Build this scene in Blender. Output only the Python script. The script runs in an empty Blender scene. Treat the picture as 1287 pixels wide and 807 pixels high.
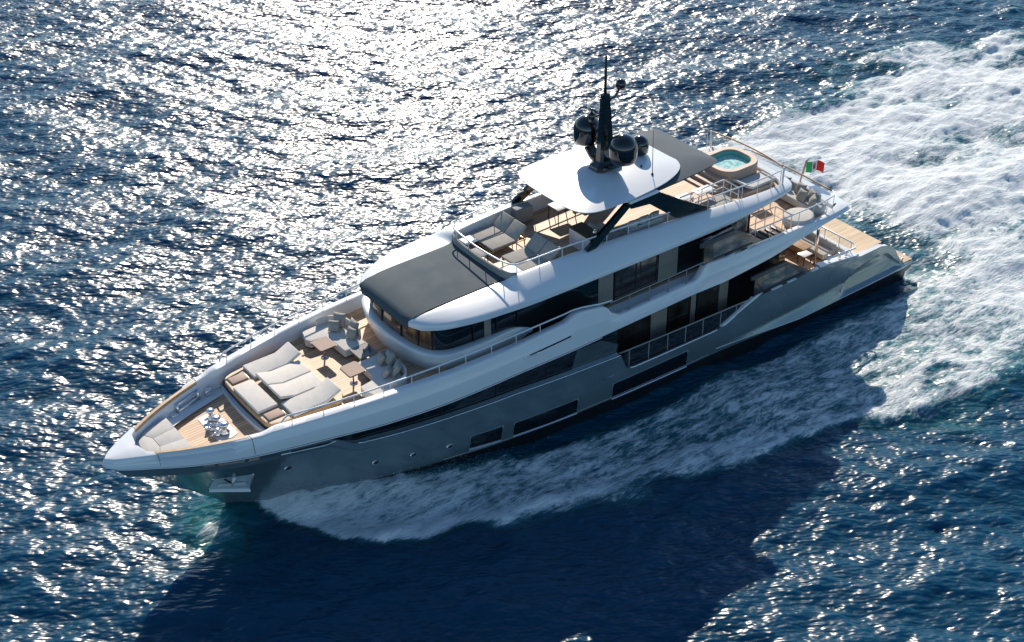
import bpy, bmesh, math, random
import numpy as np
from mathutils import Vector, Matrix

# ------------------------------------------------------------------ camera, sky, sun, exposure
S = bpy.context.scene
COL = S.collection
CAM_LOC = (52.7243, 42.9547, 39.5386)
YAW, PITCH, ROLL = math.radians(-126.5395), math.radians(33.8291), math.radians(-0.9382)
cam = bpy.data.cameras.new('camera')
cam.sensor_width = 36.0
cam.lens = 1763.2086 / 1287.0 * 36.0
cam.clip_start, cam.clip_end = 0.5, 12000.0
cam_o = bpy.data.objects.new('camera', cam)
COL.objects.link(cam_o)
fw = Vector((math.cos(PITCH) * math.cos(YAW), math.cos(PITCH) * math.sin(YAW), -math.sin(PITCH)))
rt = fw.cross(Vector((0, 0, 1))).normalized()
up = rt.cross(fw)
r2 = rt * math.cos(ROLL) + up * math.sin(ROLL)
u2 = -rt * math.sin(ROLL) + up * math.cos(ROLL)
M3 = Matrix((r2, u2, -fw)).transposed()
cam_o.matrix_world = Matrix.Translation(CAM_LOC) @ M3.to_4x4()
S.camera = cam_o

SUN_AZ, SUN_EL = -123.5, 30.0            # azimuth from +X, counter-clockwise; elevation
world = bpy.data.worlds.new('World')
S.world = world
world.use_nodes = True
wn = world.node_tree
bg = wn.nodes['Background']
sky = wn.nodes.new('ShaderNodeTexSky')
sky.sky_type = 'NISHITA'
sky.sun_disc = False
sky.sun_elevation = math.radians(SUN_EL)
sky.sun_rotation = math.radians(90.0 - SUN_AZ)
sky.air_density = 1.0
sky.dust_density = 0.1
sky.ozone_density = 0.8
tint = wn.nodes.new('ShaderNodeVectorMath'); tint.operation = 'MULTIPLY'
tint.inputs[1].default_value = (0.80, 1.0, 1.14)      # shifts the sky light towards cyan-blue, for bluer shade
wn.links.new(sky.outputs[0], tint.inputs[0])
wn.links.new(tint.outputs[0], bg.inputs[0])
bg.inputs[1].default_value = 0.10
sun = bpy.data.lights.new('sun', 'SUN')
sun.energy = 5.0
sun.angle = math.radians(0.5)
sun.color = (1.0, 0.895, 0.755)
sun_o = bpy.data.objects.new('sun', sun)
COL.objects.link(sun_o)
sd = Vector((math.cos(math.radians(SUN_EL)) * math.cos(math.radians(SUN_AZ)),
             math.cos(math.radians(SUN_EL)) * math.sin(math.radians(SUN_AZ)), math.sin(math.radians(SUN_EL))))
sun_o.rotation_euler = sd.to_track_quat('Z', 'Y').to_euler()
sun_o.location = sd * 200
S.view_settings.view_transform = 'Standard'
S.view_settings.look = 'None'
S.view_settings.gamma = 1.0
S.view_settings.exposure = 0.32
S.view_settings.use_curve_mapping = False
S.render.engine = 'CYCLES'
S.cycles.use_denoising = True
S.cycles.max_bounces = 8
S.cycles.sample_clamp_indirect = 6.0

RNG = random.Random(7)
TILT = math.atan(0.036)                  # the boat's frame against the level water
WZ = -0.98                               # still water level

# ------------------------------------------------------------------ small maths
def pchip(xs, ys):
    xs = np.array(xs, float); ys = np.array(ys, float)
    if xs[0] > xs[-1]:
        xs = xs[::-1]; ys = ys[::-1]
    h = np.diff(xs); d = np.diff(ys) / h
    m = np.zeros_like(ys)
    for i in range(1, len(xs) - 1):
        if d[i - 1] * d[i] > 0:
            w1, w2 = 2 * h[i] + h[i - 1], h[i] + 2 * h[i - 1]
            m[i] = (w1 + w2) / (w1 / d[i - 1] + w2 / d[i])
    m[0], m[-1] = d[0], d[-1]
    def f(x):
        x = min(max(x, xs[0]), xs[-1])
        i = min(max(int(np.searchsorted(xs, x)) - 1, 0), len(xs) - 2)
        t = (x - xs[i]) / h[i]
        return float((1 + 2 * t) * (1 - t) ** 2 * ys[i] + t * (1 - t) ** 2 * h[i] * m[i]
                     + t * t * (3 - 2 * t) * ys[i + 1] + t * t * (t - 1) * h[i] * m[i + 1])
    return f

def lin(xs, ys):
    a = sorted(zip(xs, ys))
    xs = [p[0] for p in a]; ys = [p[1] for p in a]
    return lambda x: float(np.interp(x, xs, ys))

def sstep(a, b, x):
    t = min(max((x - a) / (b - a), 0.0), 1.0)
    return t * t * (3 - 2 * t)

# ------------------------------------------------------------------ materials
MAT = {}
def mat(name, color, rough=0.5, metal=0.0, coat=0.0, spec=0.5, noise=0.0, nscale=3.0, bump=0.0, bscale=40.0, ior=None, rvar=0.0):
    m = bpy.data.materials.new(name)
    m.use_nodes = True
    nt = m.node_tree
    b = nt.nodes['Principled BSDF']
    b.inputs['Base Color'].default_value = (*color, 1)
    b.inputs['Roughness'].default_value = rough
    b.inputs['Metallic'].default_value = metal
    b.inputs['Coat Weight'].default_value = coat
    b.inputs['Coat Roughness'].default_value = 0.04
    b.inputs['Specular IOR Level'].default_value = spec
    if ior: b.inputs['IOR'].default_value = ior
    tc = nt.nodes.new('ShaderNodeTexCoord')
    if noise > 0 or rvar > 0:
        n = nt.nodes.new('ShaderNodeTexNoise')
        n.inputs['Scale'].default_value = nscale
        n.inputs['Detail'].default_value = 5
        nt.links.new(tc.outputs['Object'], n.inputs['Vector'])
        if noise > 0:
            r = nt.nodes.new('ShaderNodeMapRange')
            r.inputs[1].default_value = 0.3; r.inputs[2].default_value = 0.7
            r.inputs[3].default_value = 1 - noise; r.inputs[4].default_value = 1 + noise
            nt.links.new(n.outputs[0], r.inputs[0])
            mx = nt.nodes.new('ShaderNodeVectorMath'); mx.operation = 'SCALE'
            mx.inputs[0].default_value = color
            nt.links.new(r.outputs[0], mx.inputs[3])
            nt.links.new(mx.outputs[0], b.inputs['Base Color'])
        if rvar > 0:
            r = nt.nodes.new('ShaderNodeMapRange')
            r.inputs[1].default_value = 0.3; r.inputs[2].default_value = 0.7
            r.inputs[3].default_value = max(rough - rvar, 0.01); r.inputs[4].default_value = rough + rvar
            nt.links.new(n.outputs[0], r.inputs[0])
            nt.links.new(r.outputs[0], b.inputs['Roughness'])
    if bump > 0:
        n = nt.nodes.new('ShaderNodeTexNoise')
        n.inputs['Scale'].default_value = bscale
        n.inputs['Detail'].default_value = 3
        nt.links.new(tc.outputs['Object'], n.inputs['Vector'])
        bp = nt.nodes.new('ShaderNodeBump')
        bp.inputs['Strength'].default_value = bump
        bp.inputs['Distance'].default_value = 0.02
        nt.links.new(n.outputs[0], bp.inputs['Height'])
        nt.links.new(bp.outputs[0], b.inputs['Normal'])
    MAT[name] = m
    return m

mat('white_paint', (0.74, 0.75, 0.755), 0.28, coat=0.5, noise=0.02, nscale=0.6)
mat('hull_paint', (0.175, 0.24, 0.265), 0.25, metal=0.5, coat=0.9, noise=0.05, nscale=0.35, rvar=0.05)
mat('bottom_paint', (0.008, 0.009, 0.011), 0.35)
mat('black_gloss', (0.006, 0.006, 0.007), 0.12, coat=0.8)
mat('black_matt', (0.012, 0.012, 0.013), 0.5)
mat('dark_glass', (0.006, 0.010, 0.014), 0.03, spec=0.6, coat=0.3)
mat('smoked_glass', (0.075, 0.095, 0.105), 0.05, spec=0.8)
mat('chrome', (0.78, 0.79, 0.80), 0.14, metal=1.0)
mat('bright_metal', (0.74, 0.76, 0.78), 0.25, metal=0.92)
mat('rail_white', (0.82, 0.82, 0.82), 0.25, coat=0.4)
mat('roof_grey', (0.058, 0.084, 0.102), 0.78, noise=0.10, nscale=0.9, spec=0.25, rvar=0.05)
mat('canopy_grey', (0.10, 0.122, 0.142), 0.75, spec=0.12, noise=0.05, nscale=1.2)
mat('taupe_panel', (0.26, 0.225, 0.19), 0.45, noise=0.05)
mat('interior_warm', (0.20, 0.115, 0.055), 0.5, noise=0.25, nscale=2.0)
mat('fabric_light', (0.68, 0.635, 0.575), 0.9, noise=0.05, nscale=5, bump=0.25, bscale=60)
mat('fabric_grey', (0.54, 0.52, 0.485), 0.9, noise=0.06, nscale=5, bump=0.25, bscale=60)
mat('fabric_taupe', (0.34, 0.325, 0.29), 0.92, noise=0.07, nscale=6, bump=0.25, bscale=60)
mat('lacquer_pink', (0.46, 0.34, 0.275), 0.75, spec=0.2, noise=0.05, nscale=8)
mat('tub_stone', (0.46, 0.33, 0.255), 0.55, noise=0.08, nscale=14, bump=0.2, bscale=60)
mat('pool_tile', (0.16, 0.48, 0.40), 0.3, noise=0.12, nscale=12)
mat('brown_top', (0.11, 0.075, 0.05), 0.35, noise=0.2, nscale=6)
mat('wood_cap', (0.44, 0.27, 0.135), 0.4, coat=0.3, noise=0.18, nscale=4)
mat('pocket_grey', (0.52, 0.60, 0.64), 0.35, metal=0.2)
mat('visor_grey', (0.07, 0.072, 0.075), 0.4)
mat('warm_grey', (0.30, 0.29, 0.28), 0.7, noise=0.05, spec=0.25)
mat('teak_reflection_glass', (0.13, 0.062, 0.026), 0.06, coat=0.6, noise=0.5, nscale=2.5)  # brown stands in for the teak deck reflected in the front glass
mat('faint_reflection_glass', (0.030, 0.026, 0.024), 0.05, coat=0.4, noise=0.7, nscale=0.9)  # mottled brown paints faint interior and wood reflections into the panes
mat('green_cloth', (0.01, 0.42, 0.10), 0.8)
mat('white_cloth', (0.75, 0.75, 0.72), 0.8)
mat('red_cloth', (0.70, 0.02, 0.02), 0.8)
mat('blue_cloth', (0.03, 0.09, 0.40), 0.8)
mat('gold_cloth', (0.60, 0.40, 0.05), 0.8)
mat('brass', (0.62, 0.45, 0.25), 0.25, metal=1.0)

def teak(name, color, width=0.105, dark=(0.05, 0.035, 0.025)):
    m = bpy.data.materials.new(name); m.use_nodes = True
    nt = m.node_tree; L = nt.links; N = nt.nodes
    b = N['Principled BSDF']
    b.inputs['Roughness'].default_value = 0.55
    tc = N.new('ShaderNodeTexCoord')
    sp = N.new('ShaderNodeSeparateXYZ'); L.new(tc.outputs['Object'], sp.inputs[0])
    dv = N.new('ShaderNodeMath'); dv.operation = 'DIVIDE'; dv.inputs[1].default_value = width
    L.new(sp.outputs[1], dv.inputs[0])
    fl = N.new('ShaderNodeMath'); fl.operation = 'FLOOR'; L.new(dv.outputs[0], fl.inputs[0])
    fr = N.new('ShaderNodeMath'); fr.operation = 'FRACT'; L.new(dv.outputs[0], fr.inputs[0])
    # plank tone: by plank row and a butt joint every few metres
    sx = N.new('ShaderNodeMath'); sx.operation = 'MULTIPLY'; sx.inputs[1].default_value = 0.33; L.new(sp.outputs[0], sx.inputs[0])
    off = N.new('ShaderNodeMath'); off.operation = 'MULTIPLY'; off.inputs[1].default_value = 0.37; L.new(fl.outputs[0], off.inputs[0])
    ad = N.new('ShaderNodeMath'); ad.operation = 'ADD'; L.new(sx.outputs[0], ad.inputs[0]); L.new(off.outputs[0], ad.inputs[1])
    fx = N.new('ShaderNodeMath'); fx.operation = 'FLOOR'; L.new(ad.outputs[0], fx.inputs[0])
    cb = N.new('ShaderNodeCombineXYZ'); L.new(fl.outputs[0], cb.inputs[0]); L.new(fx.outputs[0], cb.inputs[1])
    wnz = N.new('ShaderNodeTexWhiteNoise'); wnz.noise_dimensions = '2D'; L.new(cb.outputs[0], wnz.inputs['Vector'])
    # grain
    mp = N.new('ShaderNodeMapping'); mp.inputs['Scale'].default_value = (1.2, 26, 26); L.new(tc.outputs['Object'], mp.inputs[0])
    gr = N.new('ShaderNodeTexNoise'); gr.inputs['Scale'].default_value = 1.0; gr.inputs['Detail'].default_value = 4; L.new(mp.outputs[0], gr.inputs['Vector'])
    a1 = N.new('ShaderNodeMath'); a1.operation = 'MULTIPLY_ADD'; a1.inputs[1].default_value = 0.42; a1.inputs[2].default_value = 0.62
    L.new(wnz.outputs[0], a1.inputs[0])
    a2 = N.new('ShaderNodeMath'); a2.operation = 'MULTIPLY_ADD'; a2.inputs[1].default_value = 0.36
    L.new(gr.outputs[0], a2.inputs[0]); L.new(a1.outputs[0], a2.inputs[2])
    sc = N.new('ShaderNodeVectorMath'); sc.operation = 'SCALE'; sc.inputs[0].default_value = color; L.new(a2.outputs[0], sc.inputs[3])
    lt = N.new('ShaderNodeMath'); lt.operation = 'LESS_THAN'; lt.inputs[1].default_value = 0.11; L.new(fr.outputs[0], lt.inputs[0])
    mx = N.new('ShaderNodeMix'); mx.data_type = 'RGBA'
    L.new(lt.outputs[0], mx.inputs[0]); L.new(sc.outputs[0], mx.inputs[6]); mx.inputs[7].default_value = (*dark, 1)
    L.new(mx.outputs[2], b.inputs['Base Color'])
    MAT[name] = m
teak('teak', (0.54, 0.35, 0.21), 0.15)
teak('teak_pale', (0.53, 0.375, 0.22), 0.13, (0.42, 0.295, 0.17))

def clear_glass():
    m = bpy.data.materials.new('clear_glass'); m.use_nodes = True
    b = m.node_tree.nodes['Principled BSDF']
    b.inputs['Base Color'].default_value = (0.86, 0.93, 0.93, 1)
    b.inputs['Roughness'].default_value = 0.02
    b.inputs['Transmission Weight'].default_value = 0.0
    b.inputs['Alpha'].default_value = 0.22
    MAT['clear_glass'] = m
    t = m.copy(); t.name = 'tinted_glass'; p = t.node_tree.nodes['Principled BSDF']
    p.inputs['Base Color'].default_value = (0.30, 0.38, 0.42, 1); p.inputs['Alpha'].default_value = 0.22
    MAT['tinted_glass'] = t
clear_glass()
def slatted(name, color, axis=0, width=0.12):
    m = mat(name, color, 0.5); nt = m.node_tree
    tc = [n for n in nt.nodes if n.type == 'TEX_COORD'][0]
    sp = nt.nodes.new('ShaderNodeSeparateXYZ'); nt.links.new(tc.outputs['Object'], sp.inputs[0])
    dv = nt.nodes.new('ShaderNodeMath'); dv.operation = 'DIVIDE'; dv.inputs[1].default_value = width
    nt.links.new(sp.outputs[axis], dv.inputs[0])
    fr = nt.nodes.new('ShaderNodeMath'); fr.operation = 'PINGPONG'; fr.inputs[1].default_value = 0.5
    nt.links.new(dv.outputs[0], fr.inputs[0])
    bp = nt.nodes.new('ShaderNodeBump'); bp.inputs['Strength'].default_value = 0.8; bp.inputs['Distance'].default_value = 0.04
    nt.links.new(fr.outputs[0], bp.inputs['Height'])
    nt.links.new(bp.outputs[0], nt.nodes['Principled BSDF'].inputs['Normal'])
slatted('slat_panel', (0.26, 0.225, 0.19))

# ------------------------------------------------------------------ mesh builder
class MB:
    def __init__(self):
        self.v, self.f, self.mi, self.sm = [], [], [], []
    def add(self, verts, faces, mi=0, smooth=False):
        o = len(self.v)
        self.v += [tuple(p) for p in verts]
        for f in faces:
            self.f.append(tuple(i + o for i in f)); self.mi.append(mi); self.sm.append(smooth)
        return self
    def bm(self, b, mi=0, smooth=False, M=None):
        b.verts.ensure_lookup_table()
        if M is not None: b.transform(M)
        for i, v in enumerate(b.verts): v.index = i
        self.add([v.co[:] for v in b.verts], [[v.index for v in f.verts] for f in b.faces], mi, smooth)
        b.free()
        return self
    def box(self, c, s, bev=0.0, seg=2, rz=0.0, M=None, mi=0, smooth=None):
        b = bmesh.new()
        bmesh.ops.create_cube(b, size=1.0)
        b.transform(Matrix.Diagonal((s[0], s[1], s[2], 1)))
        if bev > 0:
            bmesh.ops.bevel(b, geom=b.edges[:], offset=min(bev, min(s) * 0.49), segments=seg, affect='EDGES', profile=0.5)
        T = Matrix.Translation(c) @ Matrix.Rotation(rz, 4, 'Z')
        if M is not None: T = M @ T
        return self.bm(b, mi, (bev > 0) if smooth is None else smooth, T)
    def prism(self, poly, z0, z1, bev=0.0, seg=2, mi=0, smooth=False, tb=True, axis='Z', M=None):
        b = bmesh.new()
        n = len(poly)
        lo = [b.verts.new((p[0], p[1], z0 if not callable(z0) else z0(*p))) for p in poly]
        hi = [b.verts.new((p[0], p[1], z1 if not callable(z1) else z1(*p))) for p in poly]
        b.faces.new(lo[::-1]); top = b.faces.new(hi)
        for i in range(n):
            b.faces.new((lo[i], lo[(i + 1) % n], hi[(i + 1) % n], hi[i]))
        bmesh.ops.recalc_face_normals(b, faces=b.faces[:])
        if bev > 0:
            bmesh.ops.bevel(b, geom=list(top.edges), offset=bev, segments=seg, affect='EDGES', profile=0.5)
        T = None
        if axis == 'Y':     # poly given as (x,z), extruded along y
            T = Matrix(((1, 0, 0, 0), (0, 0, 1, 0), (0, 1, 0, 0), (0, 0, 0, 1)))
        if M is not None: T = M @ T if T is not None else M
        if T is not None:
            b.transform(T)
            bmesh.ops.recalc_face_normals(b, faces=b.faces[:])
        return self.bm(b, mi, smooth)
    def tube(self, pts, r, n=8, closed=False, mi=0, cap=True):
        P = [Vector(p) for p in pts]
        m = len(P)
        rs = r if isinstance(r, (list, tuple)) else [r] * m
        verts, faces = [], []
        up0 = None
        for i in range(m):
            a = P[i - 1] if (i > 0 or closed) else P[i]
            c = P[(i + 1) % m] if (i < m - 1 or closed) else P[i]
            t = (c - a).normalized()
            if up0 is None:
                up0 = Vector((0, 0, 1)) if abs(t.z) < 0.9 else Vector((1, 0, 0))
            s = t.cross(up0)
            if s.length < 1e-4: s = t.cross(Vector((0.3, 1, 0.2)))
            s.normalize(); q = s.cross(t).normalized(); up0 = q
            for k in range(n):
                an = 2 * math.pi * k / n
                verts.append(P[i] + (s * math.cos(an) + q * math.sin(an)) * rs[i])
        for i in range(m if closed else m - 1):
            for k in range(n):
                j = (i + 1) % m
                faces.append((i * n + k, i * n + (k + 1) % n, j * n + (k + 1) % n, j * n + k))
        if cap and not closed:
            faces.append(tuple(range(n))[::-1]); faces.append(tuple((m - 1) * n + k for k in range(n)))
        return self.add(verts, faces, mi, True)
    def lathe(self, prof, c, n=24, mi=0, M=None):
        verts, faces = [], []
        for (r, z) in prof:
            for k in range(n):
                a = 2 * math.pi * k / n
                p = Vector((r * math.cos(a), r * math.sin(a), z))
                if M is not None: p = M @ p
                verts.append(Vector(c) + p)
        for i in range(len(prof) - 1):
            for k in range(n):
                faces.append((i * n + k, i * n + (k + 1) % n, (i + 1) * n + (k + 1) % n, (i + 1) * n + k))
        faces.append(tuple(range(n))[::-1]); faces.append(tuple((len(prof) - 1) * n + k for k in range(n)))
        return self.add(verts, faces, mi, True)
    def grid(self, rows, mi=0, smooth=True, closed=False, flip=False, mif=None):
        n = len(rows[0]); verts = [p for r in rows for p in r]
        for i in range(len(rows) - 1):
            pass
        o = len(self.v); self.v += [tuple(p) for p in verts]
        for i in range(len(rows) - 1):
            for k in range(n if closed else n - 1):
                k2 = (k + 1) % n
                f = (o + i * n + k, o + i * n + k2, o + (i + 1) * n + k2, o + (i + 1) * n + k)
                self.f.append(f[::-1] if flip else f)
                self.mi.append(mif(i, k) if mif else mi); self.sm.append(smooth)
        return self
    def mirror(self):
        o = len(self.v); nf = len(self.f)
        self.v += [(p[0], -p[1], p[2]) for p in self.v[:o]]
        for i in range(nf):
            self.f.append(tuple(k + o for k in self.f[i][::-1])); self.mi.append(self.mi[i]); self.sm.append(self.sm[i])
        return self
    def build(self, name, mats, parent=None, off=None, weld=0.0, recalc=True, sharp=None):
        me = bpy.data.meshes.new(name)
        v = self.v
        if off is not None: v = [(p[0] - off[0], p[1] - off[1], p[2] - off[2]) for p in v]
        me.from_pydata(v, [], self.f)
        for m in (mats if isinstance(mats, (list, tuple)) else [mats]): me.materials.append(MAT[m])
        me.polygons.foreach_set('material_index', self.mi)
        me.polygons.foreach_set('use_smooth', self.sm)
        if weld > 0 or recalc:
            b = bmesh.new(); b.from_mesh(me)
            if weld > 0: bmesh.ops.remove_doubles(b, verts=b.verts[:], dist=weld)
            if recalc: bmesh.ops.recalc_face_normals(b, faces=b.faces[:])
            b.to_mesh(me); b.free()
        if sharp: 
            try: me.set_sharp_from_angle(angle=math.radians(sharp))
            except Exception: pass
        me.update()
        o = bpy.data.objects.new(name, me)
        COL.objects.link(o)
        if parent is not None: o.parent = parent
        return o

def thing(name, label, cat, loc=(0, 0, 0), rz=0.0, group=None):
    o = bpy.data.objects.new(name, None)
    o.empty_display_size = 0.3
    COL.objects.link(o)
    o.location = loc; o.rotation_euler = (0, 0, rz)
    o['label'] = label; o['category'] = cat
    if group: o['group'] = group
    return o
def tag(o, label, cat, group=None):
    o['label'] = label; o['category'] = cat
    if group: o['group'] = group
    return o
def relabel(o, label):
    o['label'] = label
    return o
def dup(root, loc, rz, label):
    r = root.copy(); COL.objects.link(r)
    r.location = loc; r.rotation_euler = (0, 0, rz); r['label'] = label
    for ch in list(root.children):
        c = ch.copy(); COL.objects.link(c); c.parent = r
        for g in list(ch.children):
            d = g.copy(); COL.objects.link(d); d.parent = c
    return r

# ------------------------------------------------------------------ the yacht
YO = (18.0, 0.0, WZ)
yacht = thing('motor_yacht', 'long white and grey three deck motor yacht speeding across the sea', 'yacht', YO)
def Y(mb, name, mats, parent=None, **k):
    return mb.build(name, mats, parent or yacht, off=YO, **k)

# plan of the upper bulwark cap (half beam), knuckle height, cap height
Yc = pchip([1.9, 2.07, 3, 4, 6, 8, 10, 12, 15, 20, 24, 26.7, 29, 31.1, 33.6, 35.5, 37.1, 37.9, 39.0, 39.8, 40.25, 40.45],
           [3.1, 3.3, 3.44, 3.52, 3.62, 3.8, 3.92, 4.0, 4.02, 4.02, 4.0, 3.9, 3.71, 3.45, 2.98, 2.5, 1.95, 1.6, 1.0, 0.56, 0.25, 0.0])
Zk = pchip([1.9, 2.4, 3.9, 5, 8.7, 11, 13.8, 18.4, 20.3, 24.2, 26.6, 30, 32.2, 33.6, 35.9, 37.4, 38.3, 39.2, 40.45],
           [4.45, 4.48, 4.44, 4.33, 4.12, 4.12, 4.23, 4.22, 4.22, 4.3, 4.3, 4.42, 4.6, 4.68, 4.77, 4.87, 4.93, 4.99, 5.08])
Zc = lin([1.9, 2.85, 3.7, 4.87, 7.2, 8.7, 10.9, 12.55, 12.75, 13.05, 13.25, 17.6, 17.9, 18.35, 18.6, 18.9, 20.1, 20.45, 20.7, 20.95, 24, 26.7, 29, 31.3, 33.2, 34.6, 35.0, 37, 39.5, 40.45],
         [4.66, 4.68, 4.70, 4.77, 4.98, 5.12, 5.36, 5.53, 5.40, 5.0, 4.88, 4.88, 4.92, 5.2, 5.55, 5.72, 5.95, 5.93, 5.82, 5.72, 5.63, 5.62, 5.66, 5.68, 5.66, 5.63, 5.56, 5.55, 5.52, 5.46])
def deck_u(x): return 5.0 if x > 26.5 else 5.0 - (26.5 - x) * 0.0225
def deck_s(x): return 7.2 + (min(x, 22.8) - 19.0) * 0.027
def deck_m(x): return 1.35 - (17 - x) * 0.012
Wc = lin([0, 14, 24, 30, 34.4, 34.9, 37, 39.0, 40.5], [0.30, 0.30, 0.34, 0.40, 0.44, 0.30, 0.28, 0.25, 0.5])   # cap width

# ---- hull
Zstem = lin([30, 33.0, 34.4, 35.2, 36.2, 37.1, 38.5, 39.5, 40.3, 40.45], [-1.7, -1.7, -0.95, -0.1, 1.13, 2.02, 3.33, 4.25, 4.98, 5.08])
Ywl = pchip([-3.1, 0, 8, 15, 20, 24, 27, 30, 32, 33.0, 33.01], [3.55, 3.68, 3.74, 3.66, 3.38, 2.85, 2.15, 1.28, 0.62, 0.22, 0.0])
Ybeam = pchip([-3.1, -2.3, 0, 5, 10, 15, 20, 24, 26.7, 29, 31.1, 33.6, 35.5, 37.1, 37.9, 39.0, 39.8, 40.25, 40.45],
              [3.86, 3.9, 3.95, 4.04, 4.1, 4.14, 4.14, 4.12, 4.02, 3.83, 3.57, 3.1, 2.62, 2.07, 1.72, 1.1, 0.64, 0.3, 0.02])
Zht_pts = [(-3.1, -0.24), (-2.32, -0.22), (-2.28, -0.1), (-2.05, 0.4), (-1.75, 0.85), (-1.3, 1.22), (-0.85, 1.5), (-0.4, 1.64), (1.2, 1.66), (1.45, 1.72), (3.75, 2.06), (5.5, 2.28), (8.75, 2.3), (9.0, 2.26),
           (11.3, 1.50), (11.7, 1.44), (16.9, 1.60), (17.35, 1.72), (17.75, 2.66), (20.7, 2.88), (23.4, 3.13), (26.3, 3.3), (29.25, 3.48), (31.0, 3.66), (31.4, 3.8), (32.1, 4.36), (32.5, 4.58), (33.6, 4.68)]
_zht = lin([p[0] for p in Zht_pts], [p[1] for p in Zht_pts])
def Zht(x): return _zht(x) if x < 33.6 else Zk(x)
def Zfull(x): return Zk(x) if x > 16 else Zk(max(x, 4))
def Zchine(x): return lin([-3.1, 5.8, 11.7], [-0.29, -0.17, 0.30])(x)
def boot(x): return -0.33 + 0.031 * x
def hull_y(x, z):
    zb = max(-1.7, Zstem(x)); zk = Zfull(x)
    u = min(max((z - zb) / max(zk - zb, 1e-3), 0), 1.0)
    yb = Ywl(x) if x < 33 else 0.0
    p = lin([10, 22, 30, 36, 40], [0.42, 0.55, 0.85, 1.0, 1.0])(x)
    y = yb + (Ybeam(x) - yb) * u ** p
    if x < 11.7:                         # spray ledge that grows towards the stern
        g = sstep(11.7, 5.0, x); zc = Zchine(x); h = 0.05 + 0.62 * min(max((11.7 - x) / 9.0, 0), 1)
        e = 0.30 * g
        if z <= zc: y += e * sstep(zc - 0.75, zc - 0.30, z)
        elif z < zc + h: y += e * (1 - (z - zc) / h)
        # hollowed quarter near the stern
        if x < 2.9:
            zq = lin([-2.2, -1.5, -0.95, 0.0, 1.2, 2.1, 2.9], [-0.1, 0.52, 0.95, 1.10, 0.85, 0.45, 0.05])(x)
            d = (zq - z)
            y -= 0.20 * sstep(-0.02, 0.10, d) * sstep(2.9, 2.2, x) * sstep(-2.25, -1.75, x) * sstep(zc + 0.0, zc + 0.12, z)
    return y

hx = sorted(set([round(v, 3) for v in np.linspace(-3.1, 33, 170)] + [round(v, 3) for v in np.linspace(33, 40.45, 60)] + [p[0] for p in Zht_pts]))
rows = []
for x in hx:
    zb = max(-1.7, Zstem(x)); zt = max(Zht(x), zb + 0.004)
    zs = [zb]
    bz = min(max(boot(x), zb), zt)
    zs += list(np.linspace(zb, bz, 5)[1:])
    zc = Zchine(x) if x < 11.7 else None
    if zc is not None:
        lo = [zc - 0.3, zc - 0.02, zc, zc + 0.03]
        zz = sorted(set([bz] + [q for q in lo if q > bz + 0.01] + list(np.linspace(max(zc + 0.06, bz + 0.02), zt, 22))))
        zz = [min(q, zt) for q in zz]
        zz = list(np.interp(np.linspace(0, 1, 27), np.linspace(0, 1, len(zz)), zz)) if len(zz) != 27 else zz
        rest = zz[1:]
    else:
        rest = list(np.linspace(bz, zt, 27)[1:])
    zs += rest
    rows.append([(x, hull_y(x, z), z) for z in zs])
hull_mb = MB()
hull_mb.grid(rows, mif=lambda i, k: 1 if k < 4 else 0)
# rim and inner skin
inner = []
for x in hx:
    zt = max(Zht(x), Zstem(x) + 0.004); y = hull_y(x, zt)
    w = 0.16 if x > 1.3 else lin([-3.2, -2.3, 1.3], [0.02, 0.28, 0.34])(x)
    zi = max(deck_m(x) - 0.1, Zstem(x)) if 1.3 < x < 18.0 else min(zt, 1.6) - 0.06 if x <= 1.3 else max(zt - 0.5, Zstem(x))
    if x < -2.25: zi = zt - 0.05
    inner.append([(x, y, zt), (x, max(y - w, 0), zt + 0.002), (x, max(y - w - 0.01, 0), min(zi, zt - 0.01))])
hull_mb.grid(inner, smooth=False, mif=lambda i, k: 2 if hx[i] < 1.3 and k == 0 and hx[i] > -1.0 else 0)
hull_mb.mirror()
# transom closing faces
z0s = [p[2] for p in rows[0]]
hull_mb.grid([[(-3.1, p[1], p[2]) for p in rows[0]], [(-3.1, -p[1], p[2]) for p in rows[0]]], smooth=False)
hull = Y(hull_mb, 'hull', ['hull_paint', 'bottom_paint', 'white_paint'], sharp=38)

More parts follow.
